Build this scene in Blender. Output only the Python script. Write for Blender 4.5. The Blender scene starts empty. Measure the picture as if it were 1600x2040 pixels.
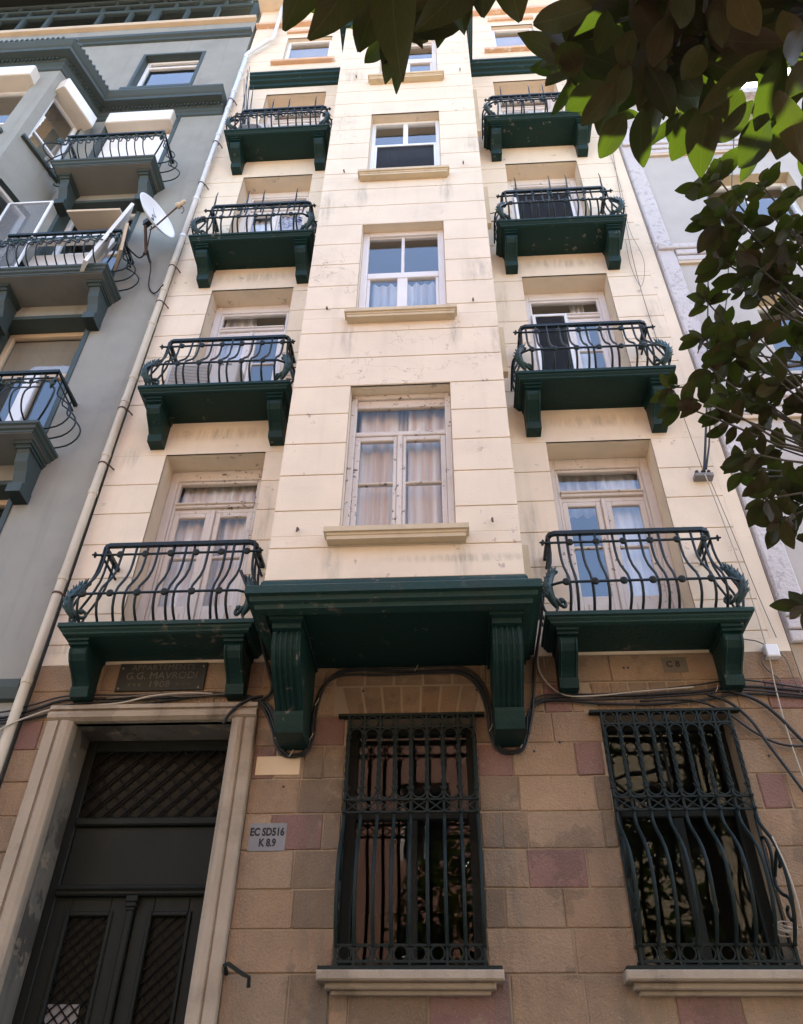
import bpy, math, random
from mathutils import Vector, Matrix
random.seed(11)
S = bpy.context.scene
COL = S.collection
R = math.radians
# ------------------------------------------------------------------ camera, sky, sun, exposure
cam_d = bpy.data.cameras.new('camera')
cam = bpy.data.objects.new('camera', cam_d)
COL.objects.link(cam)
S.camera = cam
PITCH, YAW, ROLL, FPX = R(40.45), R(-3.943), R(0.868), 1620.0
fw = Vector((math.sin(YAW)*math.cos(PITCH), math.cos(YAW)*math.cos(PITCH), math.sin(PITCH)))
rt = Vector((math.cos(YAW), -math.sin(YAW), 0)); up = rt.cross(fw)
r2 = math.cos(ROLL)*rt + math.sin(ROLL)*up
u2 = -math.sin(ROLL)*rt + math.cos(ROLL)*up
M = Matrix((r2, u2, -fw)).transposed().to_4x4()
M.translation = Vector((0, -6.8, 1.6))
cam.matrix_world = M
cam_d.sensor_fit = 'VERTICAL'; cam_d.sensor_height = 36.0
cam_d.lens = 36.0*FPX/2040.0
cam_d.clip_start = 0.05; cam_d.clip_end = 2000
S.view_settings.view_transform = 'Standard'; S.view_settings.look = 'None'
S.view_settings.gamma = 1.0; S.view_settings.use_curve_mapping = False
S.view_settings.exposure = 2.95
SUN = Vector((0.314, 0.348, 0.883)).normalized()
W = bpy.data.worlds.new('World'); S.world = W; W.use_nodes = True
wn = W.node_tree; sky = wn.nodes.new('ShaderNodeTexSky'); sky.sky_type = 'NISHITA'; sky.sun_disc = False
sky.sun_elevation = math.asin(SUN.z); sky.sun_rotation = math.atan2(SUN.x, SUN.y)
sky.air_density = 1.0; sky.dust_density = 2.0
bg = wn.nodes['Background']; bg.inputs[1].default_value = 0.115
wn.links.new(sky.outputs[0], bg.inputs[0])
sd = bpy.data.lights.new('sun', 'SUN'); sd.energy = 4.4; sd.angle = R(0.53); sd.color = (1.0, 0.91, 0.77)
so = bpy.data.objects.new('sun', sd); COL.objects.link(so)
so.rotation_euler = SUN.to_track_quat('Z', 'Y').to_euler(); so.location = (10, 12, 40)

# ------------------------------------------------------------------ materials
def nodes(name):
    m = bpy.data.materials.new(name); m.use_nodes = True
    nt = m.node_tree; nt.nodes.clear()
    out = nt.nodes.new('ShaderNodeOutputMaterial')
    return m, nt, out
def N(nt, t, **kw):
    n = nt.nodes.new(t)
    for k, v in kw.items(): setattr(n, k, v)
    return n
def setin(n, **kw):
    for k, v in kw.items(): n.inputs[k.replace('_', ' ')].default_value = v
def ramp(nt, fac, p0, p1):
    r = N(nt, 'ShaderNodeMapRange'); r.inputs['From Min'].default_value = p0; r.inputs['From Max'].default_value = p1
    nt.links.new(fac, r.inputs['Value']); return r.outputs['Result']
def noise(nt, pos, scale, detail=4, rough=0.55):
    n = N(nt, 'ShaderNodeTexNoise'); setin(n, Scale=scale, Detail=detail, Roughness=rough)
    nt.links.new(pos, n.inputs['Vector']); return n.outputs['Fac']
def mix(nt, fac, a, b, mode='MIX'):
    m = N(nt, 'ShaderNodeMix'); m.data_type = 'RGBA'; m.blend_type = mode
    for sock, v in ((m.inputs[0], fac), (m.inputs[6], a), (m.inputs[7], b)):
        if hasattr(v, 'is_output'): nt.links.new(v, sock)
        elif isinstance(v, (int, float)): sock.default_value = v
        else: sock.default_value = (*v, 1)
    return m.outputs[2]
def mul(nt, a, b):
    m = N(nt, 'ShaderNodeMath'); m.operation = 'MULTIPLY'
    for i, v in enumerate((a, b)):
        if hasattr(v, 'is_output'): nt.links.new(v, m.inputs[i])
        else: m.inputs[i].default_value = v
    return m.outputs[0]
def paint(name, col, rough=0.7, dirt=None, dirt_amt=0.5, streak=0.0, peel=None, peel_amt=0.0, peel_scale=9, grain=60, bump=0.15, objcol=False,
          metal=0.0, crack=0.0, blotch=0.0, stain=(), spec=0.4, mottle=0.12, speck=0.0):
    """Weathered painted / stone surface: base colour, soft mottling, dirt stains, rain streaks, chips of another colour, fine relief."""
    m, nt, out = nodes(name)
    b = N(nt, 'ShaderNodeBsdfPrincipled'); nt.links.new(b.outputs[0], out.inputs[0])
    geo = N(nt, 'ShaderNodeNewGeometry'); pos = geo.outputs['Position']
    c = col
    if objcol:
        oi = N(nt, 'ShaderNodeObjectInfo'); c = oi.outputs['Color']
    dark = dirt or tuple(x*0.55 for x in (col if not objcol else (0.2, 0.15, 0.1)))
    if mottle:
        f = ramp(nt, noise(nt, pos, 2.3, 5), 0.35, 0.75)
        c = mix(nt, mul(nt, f, mottle*2), c, dark)
    if dirt_amt:
        f = ramp(nt, noise(nt, pos, 0.9, 8, 0.65), 0.56, 0.78)
        c = mix(nt, mul(nt, f, dirt_amt), c, dark)
    if blotch:
        f = ramp(nt, noise(nt, pos, 1.5, 7, 0.6), 0.555, 0.585)
        c = mix(nt, mul(nt, f, blotch), c, dark)
        f = ramp(nt, noise(nt, pos, 3.4, 7, 0.62), 0.60, 0.63)
        c = mix(nt, mul(nt, f, blotch*0.7), c, (0.36, 0.27, 0.18))
    if streak:
        mp = N(nt, 'ShaderNodeMapping'); mp.inputs['Scale'].default_value = (7, 7, 0.45)
        nt.links.new(pos, mp.inputs[0])
        f = ramp(nt, noise(nt, mp.outputs[0], 1.0, 5), 0.55, 0.8)
        c = mix(nt, mul(nt, f, streak), c, dark)
    if crack:
        v = N(nt, 'ShaderNodeTexVoronoi'); v.feature = 'DISTANCE_TO_EDGE'; setin(v, Scale=2.2)
        wp = N(nt, 'ShaderNodeVectorMath'); wp.operation = 'ADD'
        nz = N(nt, 'ShaderNodeTexNoise'); setin(nz, Scale=3.0, Detail=6); nt.links.new(pos, nz.inputs['Vector'])
        nt.links.new(pos, wp.inputs[0]); nt.links.new(nz.outputs['Color'], wp.inputs[1])
        nt.links.new(wp.outputs[0], v.inputs['Vector'])
        f = ramp(nt, v.outputs['Distance'], 0.012, 0.0)
        g = ramp(nt, noise(nt, pos, 0.55, 3), 0.58, 0.66)
        c = mix(nt, mul(nt, mul(nt, f, g), crack), c, (0.12, 0.10, 0.08))
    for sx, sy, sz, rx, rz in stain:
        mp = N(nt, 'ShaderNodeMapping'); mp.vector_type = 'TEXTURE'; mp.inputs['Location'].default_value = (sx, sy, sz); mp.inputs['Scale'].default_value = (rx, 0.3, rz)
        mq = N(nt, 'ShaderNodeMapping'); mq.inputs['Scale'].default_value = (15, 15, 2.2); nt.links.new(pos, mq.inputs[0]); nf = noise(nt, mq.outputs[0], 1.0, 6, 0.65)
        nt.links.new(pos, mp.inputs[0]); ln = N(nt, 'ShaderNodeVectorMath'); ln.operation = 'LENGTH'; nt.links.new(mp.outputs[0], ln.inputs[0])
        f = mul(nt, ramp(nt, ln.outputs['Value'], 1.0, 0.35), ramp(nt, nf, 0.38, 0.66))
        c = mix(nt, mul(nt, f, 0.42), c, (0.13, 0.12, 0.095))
    pf = None
    if peel:
        n1 = noise(nt, pos, peel_scale, 6, 0.65); n2 = noise(nt, pos, 0.8, 3)
        pf = mul(nt, ramp(nt, n1, 0.62-peel_amt*0.1, 0.65-peel_amt*0.1), ramp(nt, n2, 0.50, 0.56))
        c = mix(nt, pf, c, peel)
    if speck:
        f = ramp(nt, noise(nt, pos, 140, 2), 0.60, 0.72)
        c = mix(nt, mul(nt, f, speck), c, dark)
        f = ramp(nt, noise(nt, pos, 95, 2), 0.62, 0.72)
        c = mix(nt, mul(nt, f, speck*0.6), c, (0.62, 0.5, 0.4))
    if hasattr(c, 'is_output'): nt.links.new(c, b.inputs['Base Color'])
    else: b.inputs['Base Color'].default_value = (*c, 1)
    b.inputs['Roughness'].default_value = rough; b.inputs['Metallic'].default_value = metal
    b.inputs['Specular IOR Level'].default_value = spec
    if bump:
        bp = N(nt, 'ShaderNodeBump'); setin(bp, Strength=bump, Distance=0.02)
        h = noise(nt, pos, grain, 5)
        nt.links.new(h, bp.inputs['Height']); nt.links.new(bp.outputs[0], b.inputs['Normal'])
    return m
MAT = {}
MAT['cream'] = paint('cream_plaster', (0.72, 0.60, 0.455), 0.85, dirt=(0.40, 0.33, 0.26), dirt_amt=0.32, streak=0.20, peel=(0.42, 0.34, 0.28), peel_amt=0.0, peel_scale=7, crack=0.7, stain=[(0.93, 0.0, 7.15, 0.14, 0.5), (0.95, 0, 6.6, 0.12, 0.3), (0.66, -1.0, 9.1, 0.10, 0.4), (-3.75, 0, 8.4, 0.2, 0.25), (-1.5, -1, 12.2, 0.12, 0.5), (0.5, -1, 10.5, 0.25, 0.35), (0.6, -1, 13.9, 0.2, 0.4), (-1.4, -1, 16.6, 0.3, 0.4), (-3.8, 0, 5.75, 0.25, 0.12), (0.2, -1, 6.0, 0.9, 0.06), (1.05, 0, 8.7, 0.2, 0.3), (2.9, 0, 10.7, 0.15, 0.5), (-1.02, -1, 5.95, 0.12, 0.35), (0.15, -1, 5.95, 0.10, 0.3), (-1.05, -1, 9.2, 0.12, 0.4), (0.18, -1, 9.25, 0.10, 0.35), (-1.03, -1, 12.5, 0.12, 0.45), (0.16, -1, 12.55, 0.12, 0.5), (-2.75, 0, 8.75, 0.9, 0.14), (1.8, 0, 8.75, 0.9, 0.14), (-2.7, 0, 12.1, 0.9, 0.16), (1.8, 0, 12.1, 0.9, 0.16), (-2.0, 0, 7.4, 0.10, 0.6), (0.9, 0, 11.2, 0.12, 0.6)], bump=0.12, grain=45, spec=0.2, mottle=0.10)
MAT['cream_trim'] = paint('cream_sill', (0.56, 0.45, 0.30), 0.8, dirt=(0.24, 0.19, 0.14), dirt_amt=0.5, streak=0.35, bump=0.15, spec=0.2)
MAT['green'] = paint('green_paint', (0.0055, 0.025, 0.0205), 0.5, dirt=(0.016, 0.030, 0.026), dirt_amt=0.6, streak=0.5, peel=(0.13, 0.115, 0.095), peel_amt=0.02, peel_scale=8, bump=0.25, grain=40, spec=0.2)
MAT['green_worn'] = paint('worn_green_edge', (0.010, 0.036, 0.029), 0.55, dirt=(0.03, 0.035, 0.028), dirt_amt=0.9, streak=0.5, peel=(0.15, 0.115, 0.085), peel_amt=0.35, peel_scale=9, bump=0.4, grain=30, spec=0.2)
MAT['iron'] = paint('dark_green_iron', (0.0045, 0.012, 0.013), 0.45, dirt=(0.02, 0.016, 0.012), dirt_amt=0.5, bump=0.08, spec=0.28)
MAT['leaf_iron'] = paint('verdigris_iron', (0.020, 0.058, 0.062), 0.45, dirt=(0.006, 0.012, 0.012), dirt_amt=0.8, mottle=0.4, bump=0.3, grain=50)
MAT['grille_iron'] = paint('black_green_iron', (0.006, 0.013, 0.011), 0.55, dirt=(0.025, 0.017, 0.011), dirt_amt=0.6, bump=0.12, spec=0.22)
MAT['stone'] = paint('granite_ashlar', (0.3, 0.22, 0.15), 0.9, dirt=(0.085, 0.065, 0.05), dirt_amt=0.55, streak=0.30, objcol=True, blotch=0.34, stain=[(-0.95, 0, 2.6, 0.2, 0.35), (0.28, 0, 2.6, 0.2, 0.35), (-0.4, 0, 2.72, 0.7, 0.14), (1.3, 0, 2.6, 0.25, 0.35), (1.9, 0, 2.72, 0.7, 0.14), (0.36, 0, 3.7, 0.16, 0.9), (-1.08, 0, 3.6, 0.34, 1.5), (0.40, 0, 3.4, 0.26, 1.2), (-3.85, 0, 3.8, 0.2, 1.2), (1.24, 0, 3.9, 0.12, 0.9), (2.55, 0, 4.7, 0.12, 0.5), (-1.7, 0, 3.2, 0.2, 0.6), (-0.4, 0, 5.5, 0.8, 0.15), (1.9, 0, 5.2, 0.8, 0.16), (-2.7, 0, 5.2, 1.2, 0.2), (0.8, 0, 5.45, 0.2, 0.4)], bump=0.8, grain=55, spec=0.12, mottle=0.18, speck=0.4)
MAT['mortar'] = paint('mortar', (0.33, 0.25, 0.165), 0.95, dirt=(0.08, 0.06, 0.05), dirt_amt=0.8, bump=0.4, spec=0.1)
MAT['pale_stone'] = paint('pale_stone_surround', (0.36, 0.285, 0.205), 0.85, dirt=(0.09, 0.07, 0.05), dirt_amt=0.8, blotch=0.3, streak=0.6, bump=0.25, spec=0.15)
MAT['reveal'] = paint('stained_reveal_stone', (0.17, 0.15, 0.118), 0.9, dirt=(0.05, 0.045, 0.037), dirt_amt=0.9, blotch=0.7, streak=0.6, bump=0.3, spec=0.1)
MAT['door'] = paint('brown_black_door_paint', (0.0105, 0.0125, 0.010), 0.5, dirt=(0.022, 0.021, 0.017), dirt_amt=0.7, streak=0.5, bump=0.15, spec=0.15)
MAT['door_iron'] = paint('black_lattice_iron', (0.004, 0.004, 0.0035), 0.6, dirt_amt=0.3, bump=0, spec=0.12)
MAT['old_frame'] = paint('old_pinkish_frame_paint', (0.62, 0.555, 0.495), 0.6, dirt=(0.33, 0.26, 0.2), dirt_amt=0.5, streak=0.3, peel=(0.13, 0.10, 0.08), peel_amt=0.25, peel_scale=16, bump=0.2)
MAT['white_frame'] = paint('white_frame_paint', (0.72, 0.68, 0.66), 0.5, dirt=(0.4, 0.35, 0.3), dirt_amt=0.35, peel=(0.2, 0.16, 0.13), peel_amt=-0.3, peel_scale=14, bump=0.08)
MAT['pvc'] = paint('white_plastic', (0.78, 0.78, 0.78), 0.35, dirt_amt=0.15, bump=0)
MAT['grey_wall'] = paint('grey_plaster', (0.275, 0.268, 0.232), 0.85, dirt=(0.13, 0.125, 0.115), dirt_amt=0.5, streak=0.35, crack=0.3, bump=0.1, spec=0.2)
MAT['grey_trim'] = paint('slate_grey_trim', (0.042, 0.060, 0.058), 0.6, dirt=(0.03, 0.035, 0.035), dirt_amt=0.5, streak=0.25, bump=0.12)
MAT['grey_soffit'] = paint('grey_slab_plaster', (0.16, 0.16, 0.145), 0.8, dirt=(0.07, 0.07, 0.06), dirt_amt=0.5, bump=0.12)
MAT['lilac'] = paint('lilac_plaster', (0.45, 0.415, 0.378), 0.9, dirt=(0.26, 0.23, 0.22), dirt_amt=0.35, streak=0.2, bump=0.2, spec=0.15)
MAT['stucco'] = paint('pitted_stucco', (0.55, 0.51, 0.50), 0.95, dirt=(0.28, 0.25, 0.25), dirt_amt=0.35, peel=(0.40, 0.37, 0.36), peel_amt=0.7, peel_scale=16, bump=0.9, grain=24, spec=0.1)
MAT['pipe_cream'] = paint('cream_pipe', (0.54, 0.47, 0.35), 0.55, dirt=(0.25, 0.2, 0.15), dirt_amt=0.5, streak=0.3, bump=0.05)
MAT['pipe_white'] = paint('white_pipe', (0.66, 0.67, 0.68), 0.4, dirt=(0.35, 0.33, 0.3), dirt_amt=0.35, bump=0)
MAT['rust'] = paint('rusty_steel', (0.10, 0.055, 0.035), 0.7, dirt=(0.03, 0.02, 0.016), dirt_amt=0.8, bump=0.2)
MAT['cable'] = paint('black_cable', (0.012, 0.011, 0.010), 0.5, dirt_amt=0.0, mottle=0, bump=0)
MAT['cable_pale'] = paint('pale_cable', (0.42, 0.36, 0.28), 0.6, dirt_amt=0.3, bump=0)
MAT['cable_grey'] = paint('grey_cable', (0.13, 0.11, 0.09), 0.6, dirt_amt=0.3, bump=0)
MAT['dark'] = paint('dark_interior', (0.035, 0.032, 0.03), 0.9, dirt_amt=0, bump=0, mottle=0)
MAT['room'] = paint('room_plaster', (0.20, 0.185, 0.17), 0.9, dirt_amt=0, bump=0, mottle=0)
MAT['plaque'] = paint('dark_stone_plaque', (0.026, 0.026, 0.021), 0.6, dirt=(0.02, 0.02, 0.017), dirt_amt=0.6, bump=0.25, spec=0.3)
MAT['plaque_letter'] = paint('worn_letter_paint', (0.115, 0.10, 0.078), 0.8, dirt=(0.06, 0.055, 0.045), dirt_amt=1.0, mottle=0.6, bump=0)
MAT['sign_grey'] = paint('grey_paint_patch', (0.20, 0.19, 0.185), 0.8, dirt_amt=0.4, bump=0.2)
MAT['sign_dim'] = paint('faded_grey_patch', (0.14, 0.115, 0.085), 0.9, dirt_amt=0.6, bump=0.3)
MAT['ink'] = paint('black_stencil_ink', (0.018, 0.016, 0.016), 0.8, dirt_amt=0, mottle=0, bump=0)
MAT['blank'] = paint('cream_blank_plate', (0.60, 0.43, 0.26), 0.7, dirt=(0.4, 0.28, 0.17), dirt_amt=0.5, bump=0.1)
MAT['ac'] = paint('cream_metal_case', (0.55, 0.51, 0.46), 0.45, dirt=(0.3, 0.26, 0.22), dirt_amt=0.4, bump=0)
MAT['ac_grille'] = paint('brown_grey_plastic', (0.13, 0.105, 0.09), 0.6, dirt_amt=0.4, bump=0)
MAT['board'] = paint('white_laminate', (0.74, 0.70, 0.66), 0.45, dirt_amt=0.2, bump=0)
MAT['board_raw'] = paint('raw_chipboard', (0.56, 0.43, 0.30), 0.85, dirt_amt=0.3, bump=0.2)
MAT['shutter'] = paint('cream_shutter_box', (0.63, 0.56, 0.47), 0.5, dirt_amt=0.35, bump=0)
MAT['blind'] = paint('white_blind', (0.80, 0.80, 0.80), 0.4, dirt_amt=0.1, bump=0)
MAT['beige_frame'] = paint('beige_frame', (0.56, 0.43, 0.29), 0.5, dirt_amt=0.3, bump=0)
MAT['peach'] = paint('peach_moulding', (0.60, 0.38, 0.24), 0.85, dirt=(0.35, 0.22, 0.15), dirt_amt=0.5, peel=(0.7, 0.62, 0.52), peel_amt=0.5, bump=0.2)
MAT['blue_cloth'] = paint('blue_patterned_cloth', (0.55, 0.58, 0.66), 0.9, dirt=(0.03, 0.06, 0.22), dirt_amt=0, mottle=0, peel=(0.02, 0.05, 0.20), peel_amt=1.4, peel_scale=22, bump=0)
MAT['asphalt'] = paint('asphalt', (0.05, 0.05, 0.05), 0.9, dirt_amt=0.4, bump=0.4)
MAT['paving'] = paint('paving_stone', (0.27, 0.25, 0.22), 0.9, dirt_amt=0.5, bump=0.3)
MAT['pink_house'] = paint('pink_plaster', (0.46, 0.24, 0.18), 0.9, dirt_amt=0.4, streak=0.2, bump=0.1)
MAT['ochre_house'] = paint('ochre_plaster', (0.52, 0.42, 0.29), 0.9, dirt_amt=0.4, streak=0.2, bump=0.1)
MAT['bark'] = paint('grey_bark', (0.09, 0.075, 0.06), 0.9, dirt_amt=0.8, bump=0.7, grain=25)
def screen_mat():
    m, nt, out = nodes('dark_insect_screen')
    b = N(nt, 'ShaderNodeBsdfPrincipled'); b.inputs['Roughness'].default_value = 0.7; b.inputs['Base Color'].default_value = (0.022, 0.02, 0.02, 1)
    t = N(nt, 'ShaderNodeBsdfTransparent'); mx = N(nt, 'ShaderNodeMixShader'); mx.inputs[0].default_value = 0.72
    nt.links.new(t.outputs[0], mx.inputs[1]); nt.links.new(b.outputs[0], mx.inputs[2]); nt.links.new(mx.outputs[0], out.inputs[0])
    return m
MAT['screen'] = screen_mat()
def mesh_mat():
    m, nt, out = nodes('grey_fly_mesh')
    b = N(nt, 'ShaderNodeBsdfPrincipled'); b.inputs['Roughness'].default_value = 0.7; b.inputs['Base Color'].default_value = (0.2, 0.2, 0.2, 1)
    t = N(nt, 'ShaderNodeBsdfTransparent'); mx = N(nt, 'ShaderNodeMixShader'); mx.inputs[0].default_value = 0.38
    nt.links.new(t.outputs[0], mx.inputs[1]); nt.links.new(b.outputs[0], mx.inputs[2]); nt.links.new(mx.outputs[0], out.inputs[0])
    return m
MAT['mesh'] = mesh_mat()
def glass_mat(name, f0, tint):
    m, nt, out = nodes(name)
    t = N(nt, 'ShaderNodeBsdfTransparent'); t.inputs[0].default_value = (*tint, 1)
    g = N(nt, 'ShaderNodeBsdfGlossy'); g.inputs['Roughness'].default_value = 0.015
    geo = N(nt, 'ShaderNodeNewGeometry')
    bp = N(nt, 'ShaderNodeBump'); setin(bp, Strength=0.022, Distance=0.05)
    nt.links.new(noise(nt, geo.outputs['Position'], 2.2, 2), bp.inputs['Height']); nt.links.new(bp.outputs[0], g.inputs['Normal'])
    lw = N(nt, 'ShaderNodeLayerWeight'); lw.inputs[0].default_value = 0.5
    p = N(nt, 'ShaderNodeMath'); p.operation = 'POWER'; p.inputs[1].default_value = 4.6
    nt.links.new(lw.outputs['Facing'], p.inputs[0])
    ma = N(nt, 'ShaderNodeMath'); ma.operation = 'MULTIPLY_ADD'; ma.inputs[1].default_value = 1-f0; ma.inputs[2].default_value = f0
    nt.links.new(p.outputs[0], ma.inputs[0])
    mx = N(nt, 'ShaderNodeMixShader'); nt.links.new(ma.outputs[0], mx.inputs[0])
    nt.links.new(t.outputs[0], mx.inputs[1]); nt.links.new(g.outputs[0], mx.inputs[2]); nt.links.new(mx.outputs[0], out.inputs[0])
    return m
MAT['glass'] = glass_mat('window_glass', 0.10, (0.955, 0.965, 0.965))
MAT['glass_dim'] = glass_mat('dim_ground_floor_glass', 0.018, (0.8, 0.8, 0.78))
MAT['glass_door'] = paint('dusty_dark_glass', (0.006, 0.0055, 0.0045), 0.25, dirt=(0.014, 0.012, 0.009), dirt_amt=0.8, mottle=0.5, bump=0.12, grain=12, spec=0.10)
MAT['glass_old'] = glass_mat('old_window_glass', 0.03, (0.95, 0.95, 0.94))
def cloth_mat(name, col, col2):
    m, nt, out = nodes(name)
    geo = N(nt, 'ShaderNodeNewGeometry'); mp = N(nt, 'ShaderNodeMapping'); mp.inputs['Scale'].default_value = (11, 3, 0.25)
    nt.links.new(geo.outputs['Position'], mp.inputs[0])
    c = mix(nt, ramp(nt, noise(nt, mp.outputs[0], 1.0, 3), 0.4, 0.62), col, col2)
    d = N(nt, 'ShaderNodeBsdfDiffuse'); t = N(nt, 'ShaderNodeBsdfTranslucent'); mx = N(nt, 'ShaderNodeMixShader'); mx.inputs[0].default_value = 0.10
    nt.links.new(c, d.inputs[0]); nt.links.new(c, t.inputs[0])
    nt.links.new(d.outputs[0], mx.inputs[1]); nt.links.new(t.outputs[0], mx.inputs[2]); nt.links.new(mx.outputs[0], out.inputs[0])
    return m
MAT['curtain'] = cloth_mat('striped_curtain', (0.92, 0.88, 0.84), (0.74, 0.56, 0.43))
MAT['net'] = cloth_mat('net_curtain', (0.90, 0.89, 0.89), (0.7, 0.69, 0.70))
MAT['beige_blind'] = cloth_mat('beige_roller_blind', (0.40, 0.34, 0.26), (0.37, 0.31, 0.24))
def leaf_mat():
    m, nt, out = nodes('magnolia_leaf')
    geo = N(nt, 'ShaderNodeNewGeometry'); uv = N(nt, 'ShaderNodeUVMap'); uv.uv_map = 'uv'
    sep = N(nt, 'ShaderNodeSeparateXYZ'); nt.links.new(uv.outputs[0], sep.inputs[0])
    rnd = geo.outputs['Random Per Island']
    top = N(nt, 'ShaderNodeBsdfPrincipled'); top.inputs['Base Color'].default_value = (0.008, 0.014, 0.009, 1); top.inputs['Roughness'].default_value = 0.28
    bot = N(nt, 'ShaderNodeBsdfPrincipled'); bot.inputs['Roughness'].default_value = 0.6; bot.inputs['Specular IOR Level'].default_value = 0.10
    oi = N(nt, 'ShaderNodeObjectInfo')
    add = N(nt, 'ShaderNodeMath'); add.operation = 'ADD'; nt.links.new(rnd, add.inputs[0]); nt.links.new(oi.outputs['Random'], add.inputs[1])
    fr = N(nt, 'ShaderNodeMath'); fr.operation = 'FRACT'; nt.links.new(add.outputs[0], fr.inputs[0])
    c = mix(nt, fr.outputs[0], (0.018, 0.013, 0.008), (0.046, 0.022, 0.013))
    c = mix(nt, mul(nt, ramp(nt, noise(nt, geo.outputs['Position'], 70, 3), 0.4, 0.7), 0.35), c, (0.012, 0.010, 0.006))
    ab = N(nt, 'ShaderNodeMath'); ab.operation = 'ABSOLUTE'
    sb = N(nt, 'ShaderNodeMath'); sb.operation = 'SUBTRACT'; sb.inputs[1].default_value = 0.5
    nt.links.new(sep.outputs['X'], sb.inputs[0]); nt.links.new(sb.outputs[0], ab.inputs[0])
    rib = ramp(nt, ab.outputs[0], 0.014, 0.006)
    c = mix(nt, mul(nt, rib, 0.5), c, (0.075, 0.062, 0.03))
    # side veins run obliquely from the midrib
    vv = N(nt, 'ShaderNodeMath'); vv.operation = 'MULTIPLY_ADD'; vv.inputs[1].default_value = -0.55
    nt.links.new(ab.outputs[0], vv.inputs[0]); nt.links.new(sep.outputs['Y'], vv.inputs[2])
    sn = N(nt, 'ShaderNodeMath'); sn.operation = 'SINE'; nt.links.new(mul(nt, vv.outputs[0], 75.0), sn.inputs[0])
    c = mix(nt, mul(nt, ramp(nt, sn.outputs[0], 0.9, 1.0), 0.16), c, (0.08, 0.062, 0.03))
    nt.links.new(c, bot.inputs['Base Color'])
    mxs = N(nt, 'ShaderNodeMixShader'); nt.links.new(geo.outputs['Backfacing'], mxs.inputs[0])
    nt.links.new(top.outputs[0], mxs.inputs[1]); nt.links.new(bot.outputs[0], mxs.inputs[2])
    tr = N(nt, 'ShaderNodeBsdfTranslucent'); tr.inputs[0].default_value = (0.50, 0.85, 0.05, 1)
    mx2 = N(nt, 'ShaderNodeMixShader'); mx2.inputs[0].default_value = 0.027
    nt.links.new(mxs.outputs[0], mx2.inputs[1]); nt.links.new(tr.outputs[0], mx2.inputs[2]); nt.links.new(mx2.outputs[0], out.inputs[0])
    return m
MAT['leaf'] = leaf_mat()

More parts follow.
